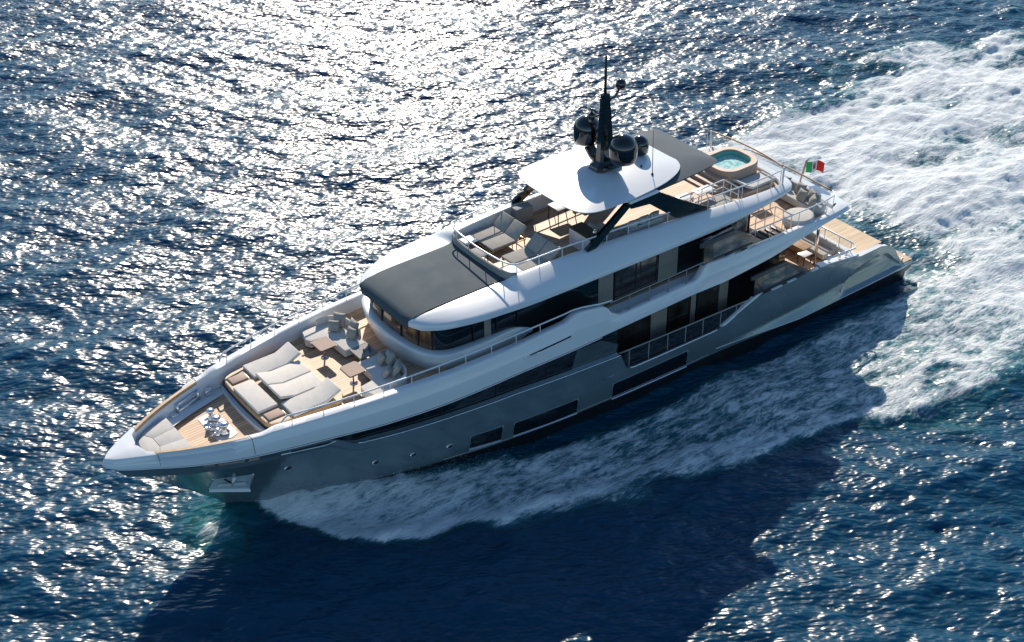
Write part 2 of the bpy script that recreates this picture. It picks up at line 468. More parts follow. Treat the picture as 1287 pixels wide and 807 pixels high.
def hull_patch(poly_xz, name, m, off=0.012, parent=None, nx=16, depth=0.0):
    """panel that follows the port/starboard hull between two edges given as (x, zlow, zhigh)"""
    outs = []
    for sgn in (1, -1):
        mb = MB(); rr = []
        for (x, a, b) in poly_xz:
            rr.append([(x, sgn * (hull_y(x, z) + off), z) for z in np.linspace(a, b, 6)])
        mb.grid(rr)
        outs.append(Y(mb, name, m, parent or hull))
    return outs
def hull_window(x0, x1, zl0, zl1, h0, h1):
    xs = np.linspace(x0, x1, 14)
    for sgn in (1, -1):
        g = MB(); rr = []
        for x in xs:
            t = (x - x0) / (x1 - x0); a = zl0 + (zl1 - zl0) * t; h = h0 + (h1 - h0) * t
            rr.append([(x, sgn * (hull_y(x, z) + 0.006), z) for z in np.linspace(a, a + h, 6)])
        g.grid(rr)
        w = Y(g, 'hull_window', 'dark_glass', hull)
        s = MB(); a_, b_ = [], []
        for x in xs:                     # bright sill under the pane, dark rim round the rest
            t = (x - x0) / (x1 - x0); a = zl0 + (zl1 - zl0) * t
            y = sgn * hull_y(x, a)
            a_.append([(x, y, a - 0.07), (x, y + sgn * 0.05, a - 0.06), (x, y + sgn * 0.05, a - 0.035), (x, y, a - 0.005)])
        s.grid(a_, smooth=False)
        Y(s, 'window_sill', 'bright_metal', hull)
        f = MB()
        for xx, hh, aa in ((x0, h0, zl0), (x1, h1, zl1)):
            f.tube([(xx, sgn * (hull_y(xx, z) + 0.004), z) for z in np.linspace(aa, aa + hh, 5)], 0.022, 6)
        tp = [(x, sgn * (hull_y(x, zl0 + (zl1 - zl0) * ((x - x0) / (x1 - x0)) + h0 + (h1 - h0) * ((x - x0) / (x1 - x0))) + 0.004),
               zl0 + (zl1 - zl0) * ((x - x0) / (x1 - x0)) + h0 + (h1 - h0) * ((x - x0) / (x1 - x0))) for x in xs]
        f.tube(tp, 0.02, 6)
        Y(f, 'window_frame', 'hull_paint', hull)
hull_window(24.2, 25.82, 0.62, 0.76, 0.88, 0.82)
hull_window(20.12, 23.62, 0.37, 0.57, 0.84, 0.82)
hull_window(13.45, 18.1, 0.12, 0.26, 0.92, 0.88)
for sgn in (1, -1):
    for (x, z) in ((33.95, 3.2), (30.2, 1.92), (28.5, 1.65), (26.8, 1.42)):
        mb = MB(); y = hull_y(x, z)
        Mt = Matrix.Rotation(-sgn * math.pi / 2, 4, 'X')
        mb.lathe([(0.20, -0.02), (0.20, 0.03), (0.15, 0.05), (0.13, 0.03)], (x, sgn * y, z), 16, M=Mt @ Matrix.Diagonal((1, 0.62, 1, 1)))
        p = Y(mb, 'porthole', 'chrome', hull)
        g = MB(); g.lathe([(0.13, 0.0), (0.13, 0.045), (0.01, 0.046)], (x, sgn * y, z), 16, M=Mt @ Matrix.Diagonal((1, 0.62, 1, 1)))
        Y(g, 'porthole_glass', 'dark_glass', hull)
    # bright fairlead slots under the bow knuckle
    for (a, b) in ((36.9, 37.3), (35.8, 36.77), (35.25, 35.66)):
        mb = MB(); rr = []
        for x in np.linspace(a, b, 6):
            zt = Zk(x)
            rr.append([(x, sgn * (hull_y(x, z) + 0.012), z) for z in (zt - 0.30, zt - 0.08)])
        mb.grid(rr)
        Y(mb, 'fairlead', 'lacquer_pink', hull)
    # styling groove with bright lip
    mb = MB(); mb.tube([(x, sgn * (hull_y(x, z) + 0.01), z) for x, z in ((34.4, 4.40), (33.6, 4.33), (32.7, 4.25), (32.2, 4.33))], 0.03, 6)
    Y(mb, 'styling_lip', 'chrome', hull)
    mb = MB(); rr = []
    for x in np.linspace(32.4, 34.0, 8):
        rr.append([(x, sgn * (hull_y(x, z) + 0.008), z) for z in (4.30 + (x - 32.4) * 0.06, 4.42 + (x - 32.4) * 0.05)])
    mb.grid(rr); Y(mb, 'styling_groove', 'black_matt', hull)
    # bright line on the lip of the long window ledge and below the white band
    mb = MB(); mb.tube([(x, sgn * (hull_y(x, Zht(x)) + 0.005), Zht(x) + 0.01) for x in np.linspace(17.8, 31.2, 50)], 0.03, 6)
    Y(mb, 'ledge_trim', 'chrome', hull)
    mb = MB(); mb.tube([(x, sgn * (hull_y(x, Zht(x)) + 0.005), Zht(x) + 0.012) for x in np.linspace(11.6, 17.1, 24)], 0.032, 6)
    Y(mb, 'ledge_trim', 'rail_white', hull)
    mb = MB(); mb.tube([(x, sgn * (hull_y(x, Zchine(x)) + 0.004), Zchine(x)) for x in np.linspace(-2.9, 11.5, 40)], 0.02, 6)
    Y(mb, 'chine_trim', 'chrome', hull)
    mb = MB(); mb.tube([(x, sgn * (hull_y(x, boot(x) + 0.10) + 0.003), boot(x) + 0.10) for x in np.linspace(12, 27, 30)], 0.018, 6)
    Y(mb, 'boot_stripe', 'warm_grey', hull)
    # bright hawse plate
    mb = MB(); rr = []
    for x in (18.1, 18.3, 18.5, 18.7):
        rr.append([(x, sgn * (hull_y(x, z) + 0.015), z) for z in (1.60, 1.76)])
    mb.grid(rr, smooth=False); Y(mb, 'hawse_plate', 'chrome', hull)
    # anchor pocket with its anchor
    mb = MB(); rr = []
    zlo = lambda x: 1.92 + (x - 35.3) * 0.16
    for x in np.linspace(35.3, 36.72, 8):
        rr.append([(x, sgn * (hull_y(x, z) + 0.010), z) for z in np.linspace(zlo(x) + 0.12, 3.28, 6)])
    mb.grid(rr); Y(mb, 'anchor_plate', 'pocket_grey', hull)
    mb = MB(); pr = []
    for x in np.linspace(35.26, 36.72, 8):
        z = zlo(x); y = hull_y(x, z)
        pr.append([(x, sgn * y, z + 0.16), (x, sgn * (y + 0.13), z + 0.12), (x, sgn * (y + 0.14), z), (x, sgn * (y - 0.02), z - 0.04)])
    mb.grid(pr, smooth=False); Y(mb, 'anchor_shelf', 'rail_white', hull)
    for xx in (35.3, 36.72):
        mb = MB(); mb.tube([(xx, sgn * (hull_y(xx, z) + 0.02), z) for z in np.linspace(2.1, 3.28, 6)], 0.035, 6)
        Y(mb, 'pocket_rim', 'chrome', hull)
    mb = MB()
    ay = lambda x, z: sgn * (hull_y(x, z) + 0.08)
    mb.tube([(36.0, ay(36.0, 3.25), 3.25), (36.0, ay(36.0, 2.7), 2.7)], 0.07, 8)
    for dx in (-1, 1):
        P = [(36.0 + dx * 0.04, 2.80), (36.0 + dx * 0.44, 2.80 + 0.03 * dx), (36.0 + dx * 0.48, 2.60 + 0.03 * dx), (36.0 + dx * 0.04, 2.60)]
        v = [(px, ay(px, pz) + sgn * e, pz) for e in (0.0, 0.06) for px, pz in P]
        mb.add(v, [(0, 1, 2, 3), (4, 5, 6, 7), (0, 1, 5, 4), (1, 2, 6, 5), (2, 3, 7, 6), (3, 0, 4, 7)])
        mb.tube([(36.0 + dx * 0.05, ay(36.0, 2.85), 2.85), (36.0 + dx * 0.34, ay(36.3, 3.2), 3.22)], 0.04, 6, mi=1)
    Y(mb, 'anchor', ['rail_white', 'black_matt'], hull)

# ---- white upper bulwark band, swept round the plan
def plan_path():
    pts = []
    for x in list(np.linspace(40.45, 39.0, 16)) + list(np.linspace(39.0, 34.4, 24))[1:] + list(np.linspace(34.4, 21.2, 50))[1:] \
            + list(np.linspace(21.2, 17.4, 40))[1:] + list(np.linspace(17.4, 13.4, 10))[1:] + list(np.linspace(13.4, 12.4, 12))[1:] + list(np.linspace(12.4, 2.2, 36))[1:]:
        pts.append((x, Yc(x)))
    # rounded stern corner then across to the centre line
    pts += [(2.02, 3.28), (1.90, 3.12), (1.82, 2.9), (1.78, 2.5), (1.74, 1.8), (1.70, 1.0), (1.69, 0.0)]
    return pts
PP = plan_path()
def normals(pts):
    out = []
    for i in range(len(pts)):
        a = pts[max(i - 1, 0)]; b = pts[min(i + 1, len(pts) - 1)]
        tx, ty = b[0] - a[0], b[1] - a[1]; l = math.hypot(tx, ty) or 1
        out.append((ty / l, -tx / l))
    # outward = away from centre line
    out = [(nx if True else nx, ny) for nx, ny in out]
    return out
NN = [(-a, -b) if (b < 0 or (abs(b) < 1e-6 and i > 50 and a > 0) or (i < 3 and a < 0)) else (a, b) for i, (a, b) in enumerate(normals(PP))]
NN[0] = (1, 0); NN[-1] = (-1, 0)
band, soff, capi = MB(), [], []
rows = []
for (x, y), (nx, ny) in zip(PP, NN):
    stern = x < 2.2
    zk, zc = Zk(x), Zc(x)
    w = Wc(x)
    if x < 6: w = lin([1.7, 1.85, 2.2, 3.4, 6], [0.85, 0.85, 0.6, 0.30, 0.30])(x)
    nz = sstep(38.75, 38.6, x) * sstep(36.0, 36.15, x)      # scooped ledge at the bow
    def P(off, z):
        px, py = x + nx * off, y + ny * off
        if x > 38.6 and off < -0.1:          # solid nose: close towards the centre line at the same station
            k = sstep(38.6, 39.1, x)
            px = px + (x - px) * k
            py = py * (1 - sstep(38.95, 39.15, x)) if x > 38.95 else py
        return (px, max(py, 0.0), z)
    h = zc - zk
    e = 0.12
    prof = [P(-0.95 if not stern else -1.2, zk + 0.06), P(e - 0.05, zk), P(e, zk + 0.05)]
    prof += [P(e - 0.02, zk + h * 0.28), P(e - 0.045, zk + h * 0.55)]
    led = zk + h * 0.50
    prof += [P(e - 0.05 - 0.01 * nz, zk + h * 0.56), P(e - 0.055 - 0.19 * nz, zk + h * 0.565 + 0.02 * nz)]
    prof += [P(0.02 - 0.16 * nz, zc - 0.07), P(-0.01 - 0.13 * nz, zc - 0.02), P(-0.05 - 0.12 * nz, zc), P(-w + 0.02, zc), P(-w, zc - 0.02)]
    dk = deck_u(x) if x < 34.4 else 4.73
    if x > 38.95: dk = dk + (zc - 0.05 - dk) * sstep(38.95, 39.15, x)
    prof += [P(-w - 0.03, min(dk - 0.02, zc - 0.04))]
    rows.append(prof)
band.grid(rows)
band.mirror()
ub = Y(band, 'upper_bulwark', 'white_paint', weld=0.002, sharp=45)
# nose well: small dark opening, and seams
# styling slot with chrome on the band
for sgn in (1, -1):
    mb = MB(); rr = []
    for x in np.linspace(20.75, 23.0, 10):
        z = 5.0 - (x - 20.75) * 0.02
        rr.append([(x, sgn * (Yc(x) + 0.092), z - 0.03), (x, sgn * (Yc(x) + 0.088), z + 0.05)])
    mb.grid(rr); Y(mb, 'slot', 'black_matt', ub)
    mb = MB(); mb.tube([(x, sgn * (Yc(x) + 0.10), 4.93 + 0.0 * x) for x in np.linspace(22.5, 23.3, 5)], 0.035, 6)
    Y(mb, 'slot_trim', 'chrome', ub)
    mb = MB(); mb.tube([(x, sgn * (Yc(x) + 0.125), Zk(x) + 0.0) for x in np.linspace(19.0, 40.2, 70)], 0.020, 6)
    Y(mb, 'band_trim', 'rail_white', ub)
    # wood inlay on the bow bulwark
    mb = MB(); rr = []
    for x in np.linspace(35.45, 38.75, 20):
        rr.append([(x, sgn * (Yc(x) - 0.14), Zc(x) + 0.012), (x, sgn * (Yc(x) - 0.29), Zc(x) + 0.014), (x, sgn * (Yc(x) - 0.33), Zc(x) - 0.10)])
    mb.grid(rr, smooth=False); Y(mb, 'wood_inlay', 'wood_cap', ub)

for sgn in (1, -1):
    for x in (38.74, 35.42):
        mb = MB(); mb.tube([(x, sgn * (Yc(x) + 0.118), Zk(x) + 0.12), (x, sgn * (Yc(x) + 0.075), Zk(x) + 0.55 * (Zc(x) - Zk(x))), (x, sgn * (Yc(x) + 0.01), Zc(x) - 0.03), (x, sgn * (Yc(x) - 0.06), Zc(x) + 0.002), (x, sgn * (Yc(x) - 0.26), Zc(x) + 0.003)], 0.011, 5)
        Y(mb, 'panel_seam', 'black_matt', ub)
    mb = MB(); mb.tube([(x, sgn * (hull_y(x, z) + 0.004), z) for x, z in ((3.6, 0.35), (3.55, 1.0), (3.3, 1.55), (2.9, 1.75), (2.2, 1.78))], 0.012, 5)
    Y(mb, 'shell_door_seam', 'warm_grey', hull)
# ---- decks
def deck(name, m, xs, yfn, zfn, th=0.06, holes=None):
    mb = MB(); rr = []
    for x in xs:
        y = yfn(x)
        rr.append([(x, y, zfn(x) - th), (x, y, zfn(x)), (x, y * 0.5, zfn(x)), (x, 0, zfn(x)), (x, -y * 0.5, zfn(x)), (x, -y, zfn(x)), (x, -y, zfn(x) - th)])
    mb.grid(rr, smooth=False)
    return Y(mb, name, m)
deck('bridge_deck', 'teak', np.linspace(1.95, 34.35, 60), lambda x: (Yc(max(x, 2.3)) - 0.26) if x > 3.4 else lin([1.95, 2.6, 3.4], [1.6, 2.8, 3.15])(x), deck_u)
deck('mooring_deck', 'teak', np.linspace(34.3, 39.1, 14), lambda x: max(Yc(x) - 0.24, 0.05), lambda x: 4.75)
deck('main_deck', 'teak', np.linspace(1.55, 19.5, 20), lambda x: hull_y(x, deck_m(x)) - 0.12, deck_m)
deck('stern_deck', 'teak_pale', [-0.72, 0, 0.6, 1.3], lambda x: Ybeam(x) - 0.34, lambda x: 1.655)
deck('swim_platform', 'teak_pale', [-3.25, -3.1, -2.6, -2.2, -1.0], lambda x: 3.86, lambda x: -0.20, th=0.1)
mb = MB()                                 # sloped transom with the garage door line
mb.grid([[(-0.74, -3.6, 1.645), (-0.74, 3.6, 1.645)], [(-0.95, -3.6, 1.5), (-0.95, 3.6, 1.5)], [(-1.5, -3.6, -0.2), (-1.5, 3.6, -0.2)]], smooth=False)
Y(mb, 'transom', 'hull_paint')
mb = MB(); mb.prism([(1.28, -3.8), (1.62, -3.8), (1.62, 3.8), (1.28, 3.8)], 1.1, 1.76, 0.03)
Y(mb, 'transom_coaming', 'white_paint')

# ---- sun deck wing (roof of the upper deck)
KEY = [  # outer x,y, zlow, inner x,y, ztop
 (27.62, 1.90, 7.22, 27.58, 1.88, 7.46), (27.22, 2.42, 7.10, 26.9, 1.90, 7.56), (26.6, 2.86, 7.10, 26.2, 1.92, 7.60), (25.6, 3.26, 7.14, 25.2, 1.92, 7.62),
 (24.3, 3.50, 7.14, 24.0, 1.92, 7.62), (22.95, 3.60, 7.09, 22.8, 1.98, 7.62), (22.4, 3.62, 7.07, 22.3, 2.25, 7.90), (20, 3.65, 7.02, 20, 2.42, 7.96), (17, 3.66, 6.95, 17, 2.60, 7.90),
 (14, 3.62, 6.86, 14, 2.70, 7.73), (11, 3.5, 6.73, 11, 2.70, 7.43), (9, 3.3, 6.68, 9, 2.62, 7.20), (7.3, 3.08, 6.66, 7.3, 2.52, 7.02), (6.4, 2.95, 6.66, 6.5, 2.45, 6.98),
 (5.85, 2.75, 6.68, 6.2, 2.22, 6.97), (5.48, 2.2, 6.70, 6.02, 1.75, 6.97), (5.32, 1.0, 6.70, 5.94, 0.9, 6.97), (5.28, 0, 6.70, 5.92, 0, 6.97)]
def dens(K, n):
    t = np.arange(len(K)); tt = np.linspace(0, len(K) - 1, n)
    fs = [pchip(t, [k[j] for k in K]) for j in range(len(K[0]))]
    return [[f(q) for f in fs] for q in tt]
DK = dens(KEY, 120)
wing = MB(); rows = []
for (ox, oy, zl, ix, iy, zi) in DK:
    dx, dy = ix - ox, iy - oy
    def Q(t, z): return (ox + dx * t, max(oy + dy * t, 0), z)
    hh = zi - zl
    fas = min(0.26, hh * 0.55)
    big = min(1.0, math.hypot(dx, dy) / 0.6)
    rows.append([Q(0.75, zl + 0.02), Q(0.03, zl), Q(0.0, zl + 0.03), Q(0.01, zl + fas * 0.8), Q(0.05 * big, zl + fas), Q(0.12, zl + fas + (hh - fas) * 0.20),
                 Q(0.4, zl + fas + (hh - fas) * 0.60), Q(0.7, zl + fas + (hh - fas) * 0.88), Q(0.88, zi - 0.005), Q(0.97, zi), Q(1.0, zi - 0.015),
                 (ix + (0.02 if oy > 0 else 0), max(iy - 0.03, 0), (deck_s(ix) - 0.05) if ix < 22.5 else zi - 0.08)])
wing.grid(rows)
wing.mirror()
sw = Y(wing, 'sun_deck_fascia', 'white_paint', weld=0.002, sharp=40)
# soffit under the sun deck
mb = MB(); rr = []
for x in np.linspace(5.6, 27.3, 50):
    yo = lin([k[0] for k in KEY[::-1]], [k[1] for k in KEY[::-1]])(x) - 0.12
    zl = lin([k[0] for k in KEY[::-1]], [k[2] for k in KEY[::-1]])(x) + 0.03
    rr.append([(x, yo, zl), (x, 0, zl), (x, -yo, zl)])
mb.grid(rr, smooth=False); Y(mb, 'soffit', 'white_paint', sw)
# dark roof panel in front of the sun deck
mb = MB(); rr = []
for x, ze, zm in [(27.70, 7.12, 7.14), (27.70, 7.30, 7.36), (27.62, 7.44, 7.50), (27.4, 7.55, 7.62), (26.5, 7.625, 7.69), (25, 7.64, 7.72), (23.5, 7.64, 7.72), (22.6, 7.635, 7.71)]:
    yy = 1.90 if x < 27.3 else 1.88
    rr.append([(x - 0.10 * (abs(t) > 0.9) * (x > 27.3), yy * t, zm - (zm - ze) * t * t) for t in np.linspace(-1, 1, 15)])
mb.grid(rr, smooth=True)
Y(mb, 'roof_panel', 'roof_grey', sw, sharp=40)
# sun deck floor
mb = MB(); rr = []
for x in np.linspace(5.97, 22.55, 40):
    yi = lin([k[3] for k in KEY[::-1]], [k[4] for k in KEY[::-1]])(x) - 0.03
    z = deck_s(x)
    rr.append([(x, yi, z), (x, yi / 2, z), (x, 0, z), (x, -yi / 2, z), (x, -yi, z)])
mb.grid(rr, smooth=False); Y(mb, 'sun_deck', 'teak')

# windscreen of the sun deck: low curved bulwark with rail above
WS = [(22.35, 2.28), (22.55, 2.1), (22.68, 1.7), (22.76, 1.0), (22.80, 0.0), (22.76, -1.0), (22.68, -1.7), (22.55, -2.1), (22.35, -2.28)]
mb = MB(); rr = []
for (x, y) in WS:
    rr.append([(x + 0.05, y, 7.50), (x + 0.03, y, 7.96), (x - 0.02, y, 7.985), (x - 0.07, y, 7.96), (x - 0.07, y, 7.18)])
mb.grid(rr, smooth=False); Y(mb, 'windscreen', 'warm_grey')

# ---- rails
def rail(name, pts, posts=(), r=0.03, base=None, m='rail_white', rp=0.018, parent=None):
    mb = MB(); mb.tube(pts, r, 8)
    for (x, y, z0, z1) in posts: mb.tube([(x, y, z0), (x, y, z1)], rp, 6)
    return Y(mb, name, m, parent)
def smooth_path(pts, n=6):
    P = [Vector(p) for p in pts]; out = []
    for i in range(len(P) - 1):
        p0 = P[max(i - 1, 0)]; p1 = P[i]; p2 = P[i + 1]; p3 = P[min(i + 2, len(P) - 1)]
        for k in range(n):
            t = k / n
            out.append(0.5 * ((2 * p1) + (-p0 + p2) * t + (2 * p0 - 5 * p1 + 4 * p2 - p3) * t * t + (-p0 + 3 * p1 - 3 * p2 + p3) * t ** 3))
    out.append(P[-1]); return out
for sgn in (1, -1):
    # foredeck rail
    xs = np.linspace(33.9, 20.9, 40)
    pts = [(34.15, sgn * (Yc(34.15) - 0.24), 5.80), (34.02, sgn * (Yc(34.0) - 0.23), 5.98)]
    pts += [(x, sgn * (Yc(x) - 0.20), 6.08 + 0.03 * math.sin((33.9 - x) / 13 * math.pi)) for x in xs]
    pts += [(20.5, sgn * (Yc(20.5) - 0.15), 6.14), (20.0, sgn * (Yc(20) - 0.12), 6.1), (18.9, sgn * (Yc(18.9) - 0.1), 5.86), (18.3, sgn * (Yc(18.3) - 0.09), 5.80)]
    rail('guard_rail', pts, [(x, sgn * (Yc(x) - 0.20), Zc(x) - 0.02, 6.09) for x in np.arange(33.75, 21.0, -1.28)], r=0.036)
    # bridge side walk rail
    rail('side_rail', [(x, sgn * (Yc(x) - 0.10), 5.69 - 0.008 * (18.3 - x)) for x in np.linspace(18.4, 12.75, 12)],
         [(x, sgn * (Yc(x) - 0.10), 4.85, 5.67) for x in (17.25, 16.07, 14.9, 13.8)], r=0.032, m='warm_grey', rp=0.028)
    mb = MB(); mb.prism([(9.2, sgn * 3.15), (20.2, sgn * 3.15), (20.2, sgn * 3.70), (9.2, sgn * 3.55)], 4.5, lambda x, y: deck_u(x) + 0.012); Y(mb, 'deck_margin', 'white_paint')
    mb = MB(); mb.grid([[(x, sgn * (hull_y(x, 1.6) - 0.12), z) for z in (1.50, 2.56 - 0.047 * (17.75 - x))] for x in np.linspace(17.4, 10.0, 10)]); Y(mb, 'rail_glass', 'dark_glass', recalc=False)
    # main deck walk rail
    rail('side_rail', [(x, sgn * (hull_y(x, 1.6) - 0.12), 2.64 - 0.047 * (17.75 - x)) for x in np.linspace(17.75, 9.2, 16)],
         [(x, sgn * (hull_y(x, 1.5) - 0.12), 1.42, 2.62 - 0.047 * (17.75 - x)) for x in (17.1, 15.91, 14.73, 13.6, 12.47, 11.3, 10.26)], r=0.035, m='warm_grey', rp=0.028)
    # sun deck side rails
    def sr(x): return lin([k[3] for k in KEY[::-1]], [k[4] for k in KEY[::-1]])(x)
    def szi(x): return lin([k[3] for k in KEY[::-1]], [k[5] for k in KEY[::-1]])(x)
    pts = [(x, sgn * (sr(x) + 0.10), szi(x) + 0.50) for x in np.linspace(22.2, 14.0, 20)]
    rail('guard_rail', pts, [(x, sgn * (sr(x) + 0.10), szi(x) - 0.03, szi(x) + 0.49) for x in (21.2, 20.0, 18.9, 17.6, 16.4, 15.2, 14.1)], r=0.034)
    pts = [(x, sgn * (sr(x) + 0.10), szi(x) + lin([6, 12.4], [0.85, 0.62])(x)) for x in np.linspace(12.4, 6.5, 16)]
    rail('guard_rail', pts, [(x, sgn * (sr(x) + 0.10), szi(x) - 0.03, szi(x) + lin([6, 12.4], [0.85, 0.62])(x)) for x in (11.6, 10.5, 9.3, 8.2, 7.2, 6.5)], r=0.034)
    # upper aft side rail
    pts = smooth_path([(9.6, sgn * 3.72, 6.02), (8.0, sgn * 3.62, 5.87), (6.0, sgn * 3.46, 5.70), (4.6, sgn * 3.38, 5.62), (3.6, sgn * 3.3, 5.6), (3.05, sgn * 3.15, 5.58), (2.86, sgn * 2.8, 5.56)])
    rail('guard_rail', pts, [(x, sgn * y, Zc(x) - 0.02, z) for x, y, z in ((9.2, 3.70, 5.98), (8.1, 3.63, 5.88), (7.0, 3.55, 5.79), (5.9, 3.46, 5.70), (4.8, 3.39, 5.63), (3.7, 3.3, 5.6), (3.05, 3.14, 5.58))], r=0.034)
# rail along the sun deck windscreen
rail('guard_rail', smooth_path([(22.2, 2.35, 8.42), (22.45, 2.28, 8.43), (22.62, 2.0, 8.44), (22.74, 1.4, 8.44), (22.82, 0, 8.44), (22.74, -1.4, 8.44), (22.62, -2.0, 8.44), (22.45, -2.28, 8.43), (22.2, -2.35, 8.42)]),
     [(22.3, 2.3, 7.9, 8.42), (22.62, 1.7, 7.95, 8.43), (22.75, 0.6, 7.95, 8.43), (22.75, -0.6, 7.95, 8.43), (22.62, -1.7, 7.95, 8.43), (22.3, -2.3, 7.9, 8.42)], r=0.04)
# stern rails in wood with glass below
def arcpts(xc, xe, yw, z, n=17):
    return [(xe + (xc - xe) * (1 - (t * t)) * 1.0, yw * t, z) for t in np.linspace(-1, 1, n)]
mb = MB(); mb.tube(arcpts(5.98, 6.22, 2.5, 7.84), 0.045, 8); Y(mb, 'stern_rail', 'wood_cap')
mb = MB(); A = arcpts(5.98, 6.22, 2.5, 7.84)
mb.grid([[(p[0] - 0.0, p[1], 7.0), (p[0], p[1], 7.80)] for p in A]); Y(mb, 'glass_balustrade', 'clear_glass', recalc=False)
mb = MB(); mb.tube(arcpts(2.78, 2.88, 2.8, 5.58), 0.045, 8); Y(mb, 'stern_rail', 'wood_cap')
mb = MB(); A = arcpts(2.78, 2.88, 2.8, 5.58)
mb.grid([[(p[0], p[1], 4.55), (p[0], p[1], 5.54)] for p in A]); Y(mb, 'glass_balustrade', 'clear_glass', recalc=False)
for sgn in (1, -1):
    mb = MB(); mb.tube([(6.28, sgn * 2.5, 6.95), (6.3, sgn * 2.52, 7.9)], 0.05, 8); Y(mb, 'rail_post', 'rail_white')

# ---- upper deck house
house = MB(); rr = []
HO = [(8.6, 2.75), (9.5, 2.92), (13, 2.95), (18, 2.95), (23.5, 2.95), (25.0, 2.93), (25.8, 2.88), (26.4, 2.76), (26.85, 2.42), (27.1, 1.9), (27.25, 1.2), (27.32, 0.0)]
HO2 = [Vector((a, b, 0)) for a, b in HO]
HS = [(p.x, p.y) for p in smooth_path(HO2, 5)]
for (x, y) in HS:
    z0 = deck_u(x); zt = lin([8, 14, 22, 27.4], [6.68, 6.86, 7.05, 7.2])(x) + 0.02
    rr.append([(x, y, z0 - 0.05), (x, y, z0 + 0.9), (x - 0.10 * (x > 26), y - 0.06, zt)])
house.grid(rr, smooth=True, mif=lambda i, k: 0)
house.mirror()
house.grid([[(8.6, 2.75, deck_u(8.6)), (8.6, 2.75, 6.7)], [(8.6, -2.75, deck_u(8.6)), (8.6, -2.75, 6.7)]], smooth=False)
uh = Y(house, 'upper_house', 'dark_glass', sharp=50)
for sgn in (1, -1):
    def panel(x0, x1, z0, z1, nm, m, y=2.95, th=0.03, par=uh):
        mb = MB(); mb.box(((x0 + x1) / 2, sgn * (y + th / 2), (z0 + z1) / 2), (x1 - x0, th, z1 - z0), 0.004, 1, smooth=False)
        return Y(mb, nm, m, par)
    panel(17.42, 18.28, 4.9, 6.9, 'wall_panel', 'slat_panel'); panel(13.5, 14.68, 4.85, 6.84, 'wall_panel', 'slat_panel')
    panel(24.2, 24.55, 5.95, 7.1, 'wall_panel', 'taupe_panel', 2.94)
    for x in (16.05, 17.3, 14.8, 12.1, 10.4, 22.8, 23.9, 25.1):
        panel(x - 0.03, x + 0.03, 5.0 if x < 20 else 5.95, 6.85, 'mullion', 'black_matt', 2.955, 0.025)
    panel(14.8, 17.3, 4.95, 5.02, 'window_sill', 'brown_top', 2.955, 0.04)
    panel(14.82, 17.28, 5.05, 6.8, 'window', 'faint_reflection_glass', 2.951, 0.01)
# wheelhouse front panes: warm reflection of the teak painted into their brown colour
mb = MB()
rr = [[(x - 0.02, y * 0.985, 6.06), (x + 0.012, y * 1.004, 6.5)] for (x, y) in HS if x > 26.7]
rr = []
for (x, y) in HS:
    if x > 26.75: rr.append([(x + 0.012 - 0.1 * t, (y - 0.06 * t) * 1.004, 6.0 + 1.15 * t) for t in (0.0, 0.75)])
mb.grid(rr); mb.mirror(); Y(mb, 'wheelhouse_window', 'teak_reflection_glass', uh)
for sgn in (1, -1):
    for (x, y) in ((27.30, 0.75), (27.13, 1.8), (26.85, 2.42)):
        mb = MB(); mb.box((x - 0.03, sgn * y, 6.5), (0.10, 0.09, 1.1)); Y(mb, 'mullion', 'black_matt', uh)
# ---- coaming in front of the wheelhouse
CB = [(22.0, 2.97, 5.2), (23.3, 3.0, 4.95), (24.8, 3.0, 4.95), (26.0, 2.82, 4.95), (26.64, 2.62, 4.95), (26.95, 2.30, 4.95), (27.28, 1.6, 4.95), (27.46, 0.8, 4.95), (27.52, 0, 4.95)]
CR = [(22.0, 2.99, 5.3), (23.3, 3.14, 5.80), (24.9, 3.32, 5.92), (26.2, 3.26, 5.95), (26.85, 3.0, 5.95), (27.28, 2.42, 5.95), (27.56, 1.55, 5.95), (27.66, 0.75, 5.95), (27.70, 0, 5.95)]
cb = dens(CB, 40); cr = dens(CR, 40)
mb = MB(); rr = []
for a, b in zip(cb, cr):
    ix, iy = b[0] - 0.45 * max(0, (b[0] - 25.5) / 2.2), max(b[1] - 0.40, 0) if b[0] < 27 else b[1] * 0.86
    iy = min(iy, b[1])
    rr.append([(a[0] + (b[0] - a[0]) * t + 0.05 * math.sin(t * math.pi), (a[1] + (b[1] - a[1]) * t) + (0.05 * math.sin(t * math.pi) if a[1] > 0.01 else 0), a[2] + (b[2] - a[2]) * t) for t in np.linspace(0, 1, 7)]
              + [(b[0] - 0.03, max(b[1] - 0.03, 0), b[2] + 0.045), (b[0] - 0.09, max(b[1] - 0.08, 0), b[2] + 0.06), (ix, iy, b[2] + 0.05), (ix - 0.12, max(iy - 0.12, 0), b[2] - 0.05)])
mb.grid(rr); mb.mirror()
Y(mb, 'wheelhouse_coaming', 'white_paint', weld=0.002, sharp=50)

